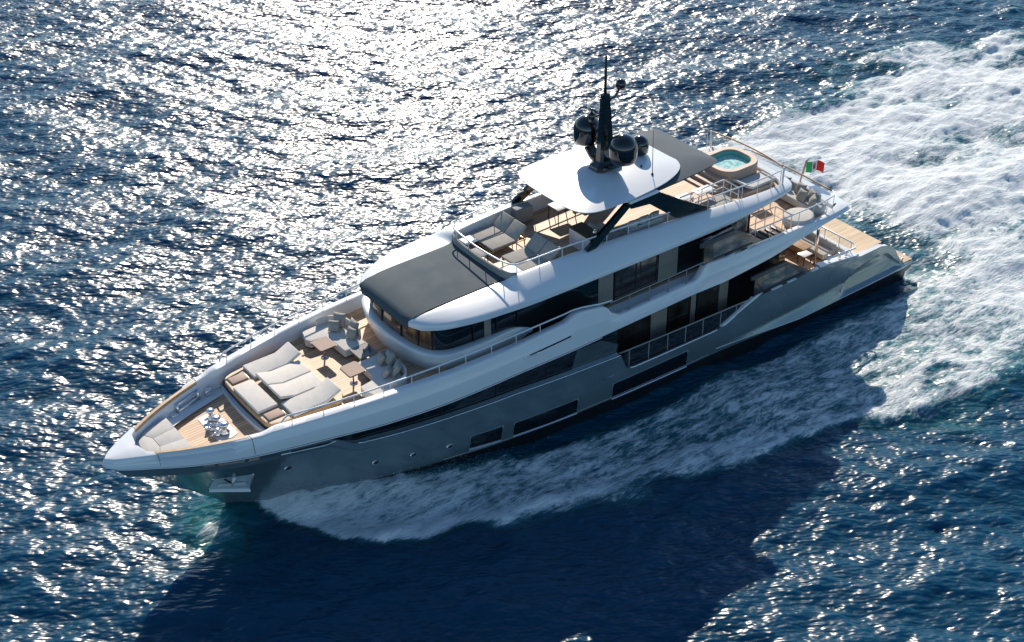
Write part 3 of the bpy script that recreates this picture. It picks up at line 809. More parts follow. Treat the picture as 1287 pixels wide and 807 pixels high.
# ---- side wind screens (black frames) on upper and main deck
def side_screen(name, outer, innerp, y, th=0.10, zl=0):
    for sgn in (1, -1):
        mb = MB(); n = len(outer)
        v = [(x, sgn * yy, z) for yy in (y, y - th) for (x, z) in outer] + [(x, sgn * yy, z) for yy in (y, y - th) for (x, z) in innerp]
        f = []
        for i in range(n):
            j = (i + 1) % n
            f += [(i, j, 2 * n + j, 2 * n + i), (n + i, n + j, 3 * n + j, 3 * n + i), (i, j, n + j, n + i), (2 * n + i, 2 * n + j, 3 * n + j, 3 * n + i)]
        mb.add(v, f)
        fr = Y(mb, name, 'black_gloss', uh)
        g = MB(); g.add([(x, sgn * (y - th / 2), z) for (x, z) in innerp], [tuple(range(n))])
        Y(g, 'screen_glass', 'smoked_glass', uh)
        vz = MB()
        a, b = outer[0], outer[1]
        vz.box(((a[0] + b[0]) / 2 + 0.1, sgn * (y + 0.02), a[1] - 0.10), (abs(a[0] - b[0]) + 0.45, 0.12, 0.22), 0.02)
        Y(vz, 'screen_visor', 'visor_grey', uh)
side_screen('wind_screen', [(12.75, 6.72), (11.0, 6.86), (8.85, 5.40), (12.75, 5.48)], [(12.2, 6.50), (11.2, 6.58), (9.5, 5.50), (12.15, 5.56)], 3.92)
side_screen('wind_screen', [(9.2, 3.62), (7.2, 3.66), (5.15, 2.32), (9.2, 2.34)], [(8.6, 3.42), (7.15, 3.40), (5.75, 2.42), (8.5, 2.42)], 3.98)
for sgn in (1, -1):  # bright pads added in place of the bright gaps along the bulwark top
    for (a, b) in ((8.0, 7.3), (6.9, 6.3), (5.2, 4.7)):
        mb = MB(); mb.box(((a + b) / 2, sgn * 4.02, 2.33), (a - b, 0.16, 0.05), 0.01); Y(mb, 'bright_gap_pad', 'rail_white', hull)
    for (a, b) in ((11.3, 10.8), (10.3, 9.8)):
        mb = MB(); mb.box(((a + b) / 2, sgn * 3.94, 5.46 - (11.3 - a) * 0.1), (a - b, 0.12, 0.05), 0.01); Y(mb, 'bright_gap_pad', 'chrome', ub)

# ---- main deck house
mb = MB()
mb.grid([[(5.6, 2.6, 1.1), (5.6, 2.6, 4.3)], [(6.4, 2.9, 1.1), (6.4, 2.9, 4.3)], [(19.8, 2.95, 1.2), (19.8, 2.95, 4.4)]], smooth=False)
mb.mirror(); mb.grid([[(5.6, 2.6, 1.1), (5.6, 2.6, 4.3)], [(5.6, -2.6, 1.1), (5.6, -2.6, 4.3)]], smooth=False)
mh = Y(mb, 'main_house', 'dark_glass')
for sgn in (1, -1):
    def panel2(x0, x1, z0, z1, nm, m, y=2.93, th=0.04):
        mb = MB(); mb.box(((x0 + x1) / 2, sgn * (y + th / 2), (z0 + z1) / 2), (x1 - x0, th, z1 - z0), 0.004, 1, smooth=False)
        return Y(mb, nm, m, mh)
    for (a, b) in ((17.2, 17.85), (13.97, 14.98), (9.95, 10.55)):
        panel2(a, b, 1.35, 4.2, 'wall_panel', 'slat_panel')
    panel2(12.1, 12.42, 1.35, 4.2, 'wall_panel', 'taupe_panel')
    for x in (16.0, 15.05, 17.1, 13.85, 12.55, 11.98, 18.4): panel2(x - 0.04, x + 0.04, 1.35, 4.2, 'mullion', 'black_matt', 2.935, 0.035)
    panel2(15.05, 17.1, 1.42, 1.50, 'window_sill', 'wood_cap', 2.935, 0.05)
    panel2(15.08, 17.07, 1.52, 4.2, 'window', 'faint_reflection_glass', 2.952, 0.01)
    panel2(12.6, 13.8, 1.52, 4.2, 'window', 'faint_reflection_glass', 2.952, 0.01)
    panel2(10.6, 11.95, 1.52, 4.2, 'window', 'faint_reflection_glass', 2.952, 0.01)
    # long recessed window of the fore body: sloped sill and dark pane
    sill, pane = [], []
    for x in np.linspace(17.85, 32.15, 50):
        zt = Zht(x); y = hull_y(x, zt)
        k = sstep(32.2, 30.6, x)
        a = (x, sgn * (y - 0.01), zt)
        b_ = (x, sgn * (y - 0.02 - 0.17 * k), zt + 0.10 * k + 0.004)
        sill.append([a, b_])
        zt2 = Zk(x) + 0.03
        pane.append([b_, (x, sgn * (min(y - 0.19 * k, Yc(x) - 0.1 * k)), max(zt2, b_[2] + 0.002))])
    mb = MB(); mb.grid(sill, smooth=True); Y(mb, 'window_ledge', 'hull_paint', hull)
    mb = MB(); mb.grid(pane, smooth=True); Y(mb, 'long_window', 'dark_glass', hull)
    for x in (27.3, 24.6, 21.9):
        mb = MB(); zt = Zht(x); y = hull_y(x, zt) - 0.185
        mb.box((x, sgn * (y + 0.0), (zt + 0.10 + Zk(x)) / 2), (0.05, 0.03, Zk(x) - zt - 0.10)); Y(mb, 'mullion', 'black_matt', hull)
    # pale glass deflector at the aft end of the long window
    mb = MB(); mb.add([(20.6, sgn * 3.98, 3.02), (18.0, sgn * 4.0, 2.95), (17.9, sgn * 4.0, 3.3), (18.9, sgn * 4.0, 3.95), (20.3, sgn * 3.98, 4.0)], [(0, 1, 2, 3, 4)])
    Y(mb, 'glass_deflector', 'tinted_glass', hull, recalc=False)
    # sloping end pillar of the main deck opening
    mb = MB(); mb.prism([(11.35, 1.52), (11.05, 1.50), (8.6, 2.40), (9.05, 2.40)], 3.86, 4.03, axis='Y')
    if sgn < 0: mb.v = [(p[0], -p[1], p[2]) for p in mb.v]
    Y(mb, 'opening_pillar', 'rail_white', hull)

# ---- hardtop
def ring_outline(K, n=72):
    P = smooth_path([Vector((a, b, 0)) for a, b in K], 6)
    port = [(p.x, p.y) for p in P]
    return port + [(x, -y) for x, y in port[::-1][1:-1]]
HT = ring_outline([(19.02, 0), (18.98, 1.3), (18.82, 2.05), (18.45, 2.48), (17.7, 2.68), (16.0, 2.70), (14.3, 2.52), (13.2, 2.20), (12.55, 1.80), (12.22, 1.3), (12.12, 0.7), (12.1, 0)])
c0 = (15.6, 0)
def dome(outline, zt, ze, k=2.2, nr=14, c=c0, lower=None):
    rows = []
    for i in range(nr + 1):
        t = i / nr
        rows.append([(c[0] + (x - c[0]) * t, c[1] + (y - c[1]) * t, ze + (zt - ze) * (1 - t ** k)) for x, y in outline])
    return rows
mb = MB(); R_ = dome(HT, 9.93, 9.64)
mb.grid(R_, closed=True)
mb.grid([R_[-1], [(x + 0.0 * (x - 15.6), y * 1.0, 9.60) for x, y in HT], [(15.6 + (x - 15.6) * 0.975, y * 0.975, 9.57) for x, y in HT]], closed=True)
ht = Y(mb, 'hardtop', 'white_paint', weld=0.001, sharp=60)
mb = MB()
HU = [(15.6 + (x - 15.6) * 0.97, y * 0.965) for x, y in HT]
mb.grid([[(x, y, 9.575) for x, y in HU], [(15.6 + (x - 15.6) * 0.93, y * 0.9, 9.46) for x, y in HU], [(15.6, 0, 9.45) for _ in HU]], closed=True, smooth=False)
Y(mb, 'hardtop_underside', 'black_matt', ht)
GC = ring_outline([(15.2, 0), (15.1, 1.6), (14.7, 2.45), (13.6, 2.50), (12.2, 2.42), (11.2, 2.33), (10.65, 2.2), (10.42, 1.95), (10.4, 1.2), (10.4, 0)])
mb = MB(); R_ = dome(GC, 9.66, 9.44, 3.0, 10, (12.6, 0)); mb.grid(R_, closed=True)
mb.grid([R_[-1], [(12.6 + (x - 12.6) * 0.985, y * 0.96, 9.30) for x, y in GC], [(12.6, 0, 9.28) for _ in GC]], closed=True, smooth=False)
Y(mb, 'aft_canopy', 'canopy_grey', ht, sharp=40)
for sgn in (1, -1):
    def beam(pts, w0, w1, th, m='black_gloss', nm='hardtop_leg'):
        mb = MB()
        (a, b) = pts; a = Vector(a); b = Vector(b)
        d = (b - a).normalized(); s = d.cross(Vector((0, 1, 0))).normalized()
        v = []
        for p, w in ((a, w0), (b, w1)):
            for e, q in ((-1, -1), (1, -1), (1, 1), (-1, 1)):
                v.append(p + s * (w / 2 * e) + Vector((0, th / 2 * q, 0)))
        mb.add(v, [(0, 1, 2, 3), (4, 5, 6, 7), (0, 1, 5, 4), (1, 2, 6, 5), (2, 3, 7, 6), (3, 0, 4, 7)])
        return Y(mb, nm, m, ht)
    beam([(18.75, sgn * 2.70, 7.85), (16.35, sgn * 2.55, 9.35)], 0.42, 0.34, 0.16)
    # aft leg: broad tapering blade
    mb = MB(); mb.prism([(16.5, 9.42), (14.6, 9.45), (13.0, 8.45), (11.3, 7.52), (12.6, 7.48), (13.5, 7.72), (15.2, 9.05), (16.3, 9.18)], 2.55, 2.75, axis='Y')
    if sgn < 0: mb.v = [(p[0], -p[1], p[2]) for p in mb.v]
    Y(mb, 'hardtop_leg', 'black_gloss', ht)
    mb = MB(); mb.box((15.5, sgn * 2.62, 9.44), (1.7, 0.24, 0.2), 0.03); Y(mb, 'leg_mount', 'rail_white', ht)
# mast
mb = MB()
def sect(z, x, a, b): return [(x + a, b * 0.6, z), (x + a * 0.7, b, z), (x - a * 0.8, b, z), (x - a, b * 0.5, z), (x - a, -b * 0.5, z), (x - a * 0.8, -b, z), (x + a * 0.7, -b, z), (x + a, -b * 0.6, z)]
mb.grid([sect(9.88, 15.5, 0.75, 0.5), sect(10.12, 15.5, 0.70, 0.46), sect(10.3, 15.52, 0.42, 0.26), sect(11.5, 15.55, 0.34, 0.21), sect(13.5, 15.6, 0.20, 0.14), sect(13.56, 15.6, 0.02, 0.02)], closed=True, smooth=False)
mast = Y(mb, 'mast', 'black_gloss')
def radome(x, y, z, r, h, nm='radar_dome'):
    mb = MB()
    pr = [(r * 0.55, -h * 0.52), (r * 0.62, -h * 0.46), (r * 0.86, -h * 0.44), (r * 0.97, -h * 0.38), (r, -h * 0.2), (r, h * 0.05)]
    pr += [(r * math.cos(a) , h * 0.05 + h * 0.47 * math.sin(a)) for a in np.linspace(0.1, 1.5, 10)]
    mb.lathe(pr, (x, y, z), 32)
    return Y(mb, nm, 'black_gloss', mast)
for sgn in (1, -1):
    radome(15.55, sgn * 1.24, 11.30, 0.64, 1.34)
    mb = MB()
    mb.grid([[(15.85, sgn * 0.25, 10.02), (15.2, sgn * 0.25, 10.02), (15.2, sgn * 0.25, 10.18), (15.85, sgn * 0.25, 10.18)],
             [(15.8, sgn * 0.75, 10.12), (15.25, sgn * 0.75, 10.12), (15.25, sgn * 0.75, 10.26), (15.8, sgn * 0.75, 10.26)],
             [(15.75, sgn * 1.18, 10.44), (15.3, sgn * 1.18, 10.44), (15.3, sgn * 1.1, 10.58), (15.75, sgn * 1.1, 10.58)]], closed=True, smooth=False)
    Y(mb, 'dome_bracket', 'black_gloss', mast)
radome(13.35, -0.1, 10.28, 0.42, 0.88)
mb = MB(); mb.tube([(15.6, 0, 13.5), (15.6, 0, 15.3)], [0.07, 0.05], 8); Y(mb, 'mast_pole', 'black_matt', mast)
mb = MB(); mb.tube([(15.6, 0, 13.1), (15.05, 0.05, 13.25), (14.8, 0.05, 13.6)], 0.06, 6)
mb.lathe([(0.05, -0.2), (0.2, -0.17), (0.25, 0), (0.2, 0.2), (0.05, 0.27)], (14.75, 0.05, 13.72), 14); Y(mb, 'search_light', 'black_gloss', mast)
mb = MB(); mb.tube([(15.6, 0, 12.55), (16.3, 0, 12.6)], 0.05, 6); mb.lathe([(0.1, -0.22), (0.16, -0.18), (0.16, 0.16), (0.05, 0.22)], (16.35, 0, 12.62), 12)
mb.tube([(16.35, -0.35, 12.98), (16.35, 0.35, 12.98)], 0.05, 6); mb.tube([(16.35, 0, 12.8), (16.35, 0, 13.0)], 0.05, 6)
Y(mb, 'horn_bracket', 'black_gloss', mast)
mb = MB(); mb.tube([(16.5, -0.2, 12.9), (16.5, -0.2, 14.2)], 0.012, 5); Y(mb, 'whip_aerial', 'black_matt', mast)
mb = MB(); mb.tube([(15.5, 0, 12.0), (14.1, -0.5, 12.3)], 0.04, 6); mb.tube([(15.1, -0.15, 12.1), (15.1, -0.15, 12.45)], 0.025, 6); mb.box((15.1, -0.15, 12.48), (0.5, 0.14, 0.08), 0.02)
Y(mb, 'radar_arm', 'black_gloss', mast)
mb = MB(); mb.tube([(14.2, 1.75, 9.7), (14.23, 1.72, 12.0)], [0.02, 0.01], 6); mb.lathe([(0.06, 0), (0.06, 0.1), (0.02, 0.16)], (14.2, 1.75, 9.72), 10)
Y(mb, 'whip_aerial', 'black_matt', ht)
mb = MB(); mb.lathe([(0.05, 0), (0.05, 0.12), (0.02, 0.2)], (14.2, 1.0, 9.78), 10); Y(mb, 'deck_light', 'black_matt', ht)

# ---- fixed things of the foredeck: sunpad base, plinth, trays, bow lid and cushion
SB = [(34.48, 0), (34.46, 1.0), (34.42, 1.72), (34.30, 1.98), (33.95, 2.12), (33.3, 2.20), (32.0, 2.30), (31.2, 2.28), (31.0, 2.0), (31.0, 0)]
sbp = SB + [(x, -y) for x, y in SB[::-1][1:-1]]
mb = MB(); mb.prism(sbp, 5.19, 5.40, 0.03); spad = Y(mb, 'sunpad_base', 'wood_cap')
mb = MB(); mb.prism([(31.2 + (x - 31.2) * 0.955, y * 0.94) for x, y in sbp], 4.98, 5.2); Y(mb, 'sunpad_plinth', 'brown_top', spad)
mb = MB(); mb.prism([(31.2 + (x - 31.2) * 0.985, y * 0.97) for x, y in sbp], 5.38, 5.408); Y(mb, 'sunpad_top', 'teak_pale', spad)
mb = MB(); mb.prism([(34.36, -2.3), (34.5, -1.9), (34.60, -1.0), (34.63, 0), (34.60, 1.0), (34.5, 1.9), (34.36, 2.3)], 4.73, 4.93, 0.02); Y(mb, 'deck_step', 'white_paint')
mb = MB(); mb.prism([(34.30, -2.2), (34.40, -1.7), (34.44, 0), (34.40, 1.7), (34.30, 2.2)], 4.73, 5.18); Y(mb, 'sunpad_recess', 'black_matt')
for sgn in (1, -1):
    mb = MB(); mb.box((33.9, sgn * 1.53, 5.43), (0.74, 0.50, 0.07), 0.03); Y(mb, 'tray', 'lacquer_pink', spad)
    mb = MB(); mb.box((33.9, sgn * 1.53, 5.41), (0.84, 0.60, 0.03), 0.01); Y(mb, 'tray_rim', 'brown_top', spad)
mb = MB(); mb.prism([(37.3, -1.36), (37.3, 1.36), (38.3, 1.02), (38.85, 0.55), (38.95, 0.2), (38.95, -0.2), (38.85, -0.55), (38.3, -1.02)], 4.72, 5.12, 0.02); Y(mb, 'bow_seat_base', 'white_paint')
# windlass plate and gear
mb = MB(); mb.prism([(36.15, -0.92), (35.8, -1.0), (35.5, -0.8), (35.3, -0.25), (35.28, 0.9), (35.6, 1.0), (36.15, 0.9)], 4.752, 4.772); Y(mb, 'windlass_plate', 'pocket_grey')
for (x, y, h, r) in ((35.62, -0.72, 0.5, 0.16), (35.62, -0.25, 0.42, 0.2), (35.6, 0.42, 0.5, 0.2), (35.9, -0.1, 0.3, 0.12), (35.88, 0.35, 0.3, 0.12), (35.4, 0.05, 0.25, 0.1)):
    mb = MB(); mb.lathe([(r, 0), (r, h * 0.2), (r * 0.6, h * 0.3), (r * 0.55, h * 0.75), (r, h * 0.85), (r * 0.95, h), (r * 0.3, h * 1.05)], (x + 0.1, y + 0.2, 4.79), 16)
    mb.tube([(x + 0.1, y + 0.2, 4.93), (x + 0.4, y + 0.2, 4.88)], 0.05, 6)
    Y(mb, 'windlass', 'bright_metal')
for sgn in (1, -1):      # fairlead rollers on the inner bulwark
    mb = MB()
    yb = lambda x: sgn * (Yc(x) - 0.42)
    mb.tube([(36.6, yb(36.6), 4.90), (35.5, yb(35.5), 4.90)], 0.09, 8)
    mb.tube([(36.6, yb(36.6), 5.22), (35.5, yb(35.5), 5.22)], 0.05, 8)
    for x in (36.6, 35.5): mb.tube([(x, yb(x), 4.75), (x, yb(x), 5.25)], 0.08, 8)
    mb.box((35.05, yb(35.05) * 0.97, 4.93), (0.34, 0.3, 0.32), 0.05); mb.box((36.85, yb(36.85) * 0.97, 4.87), (0.3, 0.26, 0.22), 0.05)
    Y(mb, 'mooring_roller', 'bright_metal')

# ---- hot tub, its surround, steps
def rrect(x0, x1, y0, y1, r, n=8):
    pts = []
    for cx, cy, a0 in ((x1 - r, y1 - r, 0), (x0 + r, y1 - r, 90), (x0 + r, y0 + r, 180), (x1 - r, y0 + r, 270)):
        for k in range(n + 1):
            a = math.radians(a0 + 90 * k / n); pts.append((cx + r * math.cos(a), cy + r * math.sin(a)))
    return pts
o_ = rrect(6.2, 8.7, -1.16, 1.16, 0.80); i_ = rrect(6.50, 8.40, -0.86, 0.86, 0.60)
mb = MB()
mb.grid([[(x, y, 6.8) for x, y in o_], [(x, y, 7.64) for x, y in o_], [(7.45 + (x - 7.45) * 0.985, y * 0.975, 7.70) for x, y in o_], [(7.43 + (x - 7.43) * 1.03, y * 1.03, 7.70) for x, y in i_], [(x, y, 7.67) for x, y in i_], [(x, y, 7.60) for x, y in i_]], closed=True, smooth=False)
tub = Y(mb, 'hot_tub', 'tub_stone')
mb = MB(); mb.grid([[(x, y, 7.62) for x, y in i_], [(x, y, 6.95) for x, y in i_], [(7.43, 0, 6.95) for _ in i_]], closed=True, smooth=False); Y(mb, 'tub_lining', 'pool_tile', tub)
mb = MB(); mb.prism(rrect(6.51, 8.39, -0.85, 0.85, 0.59), 7.2, 7.40)
def tub_water():
    m = bpy.data.materials.new('tub_water'); m.use_nodes = True; nt = m.node_tree; b = nt.nodes['Principled BSDF']
    tc = nt.nodes.new('ShaderNodeTexCoord')
    n = nt.nodes.new('ShaderNodeTexNoise'); n.inputs['Scale'].default_value = 5; n.inputs['Detail'].default_value = 3; nt.links.new(tc.outputs['Object'], n.inputs['Vector'])
    cr_ = nt.nodes.new('ShaderNodeValToRGB'); cr_.color_ramp.elements[0].color = (0.22, 0.55, 0.50, 1); cr_.color_ramp.elements[1].color = (0.62, 0.80, 0.78, 1)
    cr_.color_ramp.elements[0].position = 0.4; cr_.color_ramp.elements[1].position = 0.62
    nt.links.new(n.outputs[0], cr_.inputs[0]); nt.links.new(cr_.outputs[0], b.inputs['Base Color'])
    b.inputs['Roughness'].default_value = 0.08
    bp = nt.nodes.new('ShaderNodeBump'); bp.inputs['Strength'].default_value = 0.4; bp.inputs['Distance'].default_value = 0.05
    nt.links.new(n.outputs[0], bp.inputs['Height']); nt.links.new(bp.outputs[0], b.inputs['Normal'])
    MAT['tub_water'] = m
tub_water()
Y(mb, 'tub_water', 'tub_water', tub)
for i, (x, h) in enumerate(((8.95, 0.50), (9.3, 0.30), (9.65, 0.14))):
    mb = MB(); mb.prism(rrect(8.3, x, -1.0 - 0.1 * i, 1.0 + 0.1 * i, 0.3, 5), 6.85, 6.93 + h - 0.03, 0.02); Y(mb, 'tub_step', 'tub_stone', tub)
for sgn in (1, -1):
    mb = MB(); mb.prism([(6.35, sgn * 1.18), (8.55, sgn * 1.18), (8.55, sgn * 2.2), (7.0, sgn * 2.3), (6.4, sgn * 2.1)], 6.8, 7.08, 0.03); Y(mb, 'sunpad_bench', 'tub_stone', tub)

# ---- stair well railings on port side (sun deck and upper deck)
def well(x0, x1, y0, y1, zd, zr, nm='stair_rail', off=0.0):
    mb = MB()
    for z, r in ((zr, 0.034), (zd + (zr - zd) * 0.5, 0.022)):
        mb.tube([(x1, y0, z), (x0, y0, z), (x0, y1, z)], r, 6)
    for x, y in ((x1, y0), ((x0 + x1) / 2, y0), (x0, y0), (x0, (y0 + y1) / 2), (x0, y1), (x0 + (x1 - x0) * .25, y0), (x0 + (x1 - x0) * .75, y0)):
        mb.tube([(x, y, zd), (x, y, zr)], 0.022, 6)
    Y(mb, nm, 'rail_white')
well(9.25, 12.1, 1.45, 2.45, 6.98, 7.75)
well(6.2, 8.85, 2.15, 3.25, 4.55, 5.55)
mb = MB(); mb.prism([(9.3, 1.5), (12.0, 1.5), (12.0, 2.42), (9.3, 2.42)], 7.0, 7.03); Y(mb, 'stair_hatch', 'warm_grey')
for k in range(6):
    mb = MB(); mb.box((6.5 + k * 0.4, 2.72, 4.62 + 0.0 * k), (0.26, 0.95, 0.05), 0.01); Y(mb, 'stair_tread', 'black_matt')
# support posts of the overhangs
for sgn in (1, -1):
    mb = MB(); mb.tube([(3.15, sgn * 2.5, 1.2), (3.15, sgn * 2.5, 4.45)], 0.085, 10); Y(mb, 'deck_post', 'chrome')
    mb = MB(); mb.tube([(8.7, sgn * 2.2, 4.5), (8.7, sgn * 2.2, 6.7)], 0.07, 10); Y(mb, 'deck_post', 'chrome')
# cockpit transom rail, glass gates, mooring gear
mb = MB(); mb.tube([(1.5, -3.4, 2.35), (1.5, 3.55, 2.35), (1.7, 3.85, 2.3), (4.0, 3.92, 2.5)], 0.05, 8)
for y in (-3.0, -1.8, -0.6, 0.6, 1.6, 2.6, 3.4): mb.tube([(1.5, y, 1.7), (1.5, y, 2.35)], 0.025, 6)
Y(mb, 'cockpit_rail', 'rail_white')
mb = MB(); mb.grid([[(1.5, -3.3, 1.75), (1.5, -3.3, 2.3)], [(1.5, 3.4, 1.75), (1.5, 3.4, 2.3)]]); Y(mb, 'glass_balustrade', 'clear_glass', recalc=False)
for sgn in (1, -1):
    mb = MB(); mb.prism([(1.5, sgn * 3.45), (4.4, sgn * 3.55), (4.4, sgn * 3.9), (1.5, sgn * 3.86)], 1.3, lambda x, y: 1.78 + (x - 1.5) * 0.16, 0.02); Y(mb, 'side_coaming', 'white_paint')
    for x in (2.2, 2.7, 3.5):
        mb = MB(); mb.lathe([(0.09, 0), (0.06, 0.08), (0.06, 0.16), (0.12, 0.2), (0.10, 0.26)], (x, sgn * 3.68, 1.86 + (x - 1.5) * 0.16), 12); mb.tube([(x - 0.16, sgn * 3.68, 2.0 + (x - 1.5) * .16), (x + 0.16, sgn * 3.68, 2.0 + (x - 1.5) * .16)], 0.035, 6)
        Y(mb, 'bollard', 'chrome')
    mb = MB(); mb.lathe([(0.05, 0), (0.04, 0.12), (0.09, 0.16), (0.07, 0.2)], (-2.6, sgn * 3.7, -0.2), 10); Y(mb, 'bollard', 'chrome')
# bars and cabinets that belong to the boat
mb = MB(); mb.box((17.86, 1.55, 7.62), (0.72, 1.5, 0.86), 0.01, 1, smooth=False); bar = Y(mb, 'bar_counter', 'white_paint')
mb = MB(); mb.box((17.86, 1.55, 8.07), (0.76, 1.54, 0.05), 0.01, 1, smooth=False); Y(mb, 'counter_top', 'brown_top', bar)
mb = MB(); mb.box((18.6, -2.15, 7.6), (0.9, 0.45, 0.75), 0.02); Y(mb, 'side_cabinet', 'warm_grey')
mb = MB(); mb.box((8.9, 1.2, 5.05), (1.0, 1.3, 0.95), 0.02, smooth=False); bar2 = Y(mb, 'galley_cabinet', 'warm_grey')
mb = MB(); mb.box((8.9, 1.2, 5.54), (1.04, 1.34, 0.04), 0.01, smooth=False); Y(mb, 'counter_top', 'rail_white', bar2)
mb = MB(); mb.tube([(2.1, 0, 4.5), (1.72, 0, 5.75), (1.62, 0, 5.8)], 0.05, 8); Y(mb, 'flag_pole', 'wood_cap')

# ------------------------------------------------------------------ loose things
def slab(path, y0, y1, th, bev=0.045):
    """cushion that follows a path of (x, z) points, between y0 and y1"""
    b = bmesh.new()
    P = [Vector((p[0], 0, p[1])) for p in path]
    nrm = []
    for i in range(len(P)):
        a = P[max(i - 1, 0)]; c = P[min(i + 1, len(P) - 1)]
        d = (c - a).normalized(); n = Vector((-d.z, 0, d.x))
        if n.z < 0: n = -n
        nrm.append(n)
    ring = []
    for p, n in zip(P, nrm):
        q = p + n * th
        ring.append([b.verts.new((p.x, y0, p.z)), b.verts.new((p.x, y1, p.z)), b.verts.new((q.x, y1, q.z)), b.verts.new((q.x, y0, q.z))])
    for i in range(len(ring) - 1):
        for k in range(4):
            b.faces.new((ring[i][k], ring[i][(k + 1) % 4], ring[i + 1][(k + 1) % 4], ring[i + 1][k]))
    b.faces.new(ring[0]); b.faces.new(ring[-1][::-1])
    bmesh.ops.recalc_face_normals(b, faces=b.faces[:])
    inner = {e for i in range(1, len(ring) - 1) for e in b.edges if e.verts[0] in ring[i] and e.verts[1] in ring[i]}
    bmesh.ops.bevel(b, geom=[e for e in b.edges if e not in inner], offset=bev, segments=3, affect='EDGES', profile=0.5)
    return b
def pillow_bm(w, h, t, n=10):
    b = bmesh.new(); top, bot = [], []
    for i in range(n + 1):
        rt_, rb = [], []
        for j in range(n + 1):
            u = -1 + 2 * i / n; v = -1 + 2 * j / n
            pin = 1 - 0.07 * (1 - u * u) * abs(v) ** 3 - 0.0
            pin2 = 1 - 0.07 * (1 - v * v) * abs(u) ** 3
            z = t * ((1 - abs(u) ** 2.6) * (1 - abs(v) ** 2.6)) ** 0.55
            rt_.append((u * w / 2 * pin2, v * h / 2 * pin, z)); rb.append((u * w / 2 * pin2, v * h / 2 * pin, -z))
        top.append(rt_); bot.append(rb)
    V = {}
    def vv(p):
        k = (round(p[0], 5), round(p[1], 5), round(p[2], 5))
        if k not in V: V[k] = b.verts.new(p)
        return V[k]
    for G in (top, bot):
        for i in range(n):
            for j in range(n):
                q = [vv(G[i][j]), vv(G[i + 1][j]), vv(G[i + 1][j + 1]), vv(G[i][j + 1])]
                if len(set(q)) == 4:
                    try: b.faces.new(q)
                    except ValueError: pass
    bmesh.ops.recalc_face_normals(b, faces=b.faces[:])
    return b

# foredeck sunpad mattresses
G_PAD = 'mattresses on the foredeck sunpad'
def mattress(path, y0, y1, label, th=0.13, name='sunbathing_mattress'):
    c = (path[0][0], (y0 + y1) / 2, 5.41)
    mb = MB(); mb.bm(slab([(p[0] - c[0], p[1] - c[2]) for p in path], y0 - c[1], y1 - c[1], th), 0, True)
    o = mb.build(name, 'fabric_light', sharp=50); o.location = c
    return tag(o, label, 'mattress', G_PAD)
mattress([(33.38, 5.415), (31.82, 5.415), (31.13, 5.72)], -2.12, -1.06, 'pale mattress with backrest raised towards the sofas, beside the far white bulwark')
mattress([(31.3, 5.415), (32.65, 5.415), (33.36, 5.64)], -1.03, -0.005, 'pale mattress with head raised towards the bow, next to the far side mattress')
mattress([(31.3, 5.415), (32.65, 5.415), (33.36, 5.64)], 0.035, 1.08, 'pale mattress with head raised towards the bow, on the near side of the sunpad middle')
mattress([(33.38, 5.415), (31.85, 5.415), (31.13, 5.72)], 1.13, 2.2, 'pale mattress with backrest raised towards the sofas, beside the near rail')
mattress([(34.42, 5.415), (33.5, 5.415)], -0.99, 1.15, 'flat pale cushion across the front of the sunpad between two trays')
# bow cushion
mb = MB()
for poly in ([(37.32, -1.30), (37.32, -0.428), (38.3, -0.328), (38.55, -0.82), (38.3, -0.98)], [(37.32, -0.42), (37.32, 0.42), (38.3, 0.34), (38.3, -0.32)],
             [(37.32, 0.428), (37.32, 1.30), (38.3, 0.98), (38.55, 0.82), (38.3, 0.328)], [(38.32, -0.33), (38.32, 0.35), (38.57, 0.78), (38.85, 0.45), (38.92, 0.15), (38.92, -0.15), (38.85, -0.45), (38.57, -0.78)]):
    mb.prism([(x - 38, y) for x, y in poly], 0.0, 0.10, 0.010, 2, smooth=False)
bc = mb.build('bow_cushion', 'fabric_grey', sharp=40); bc.location = (38, 0, 5.121)
tag(bc, 'large grey cushion in four sections filling the tip of the bow', 'cushion')

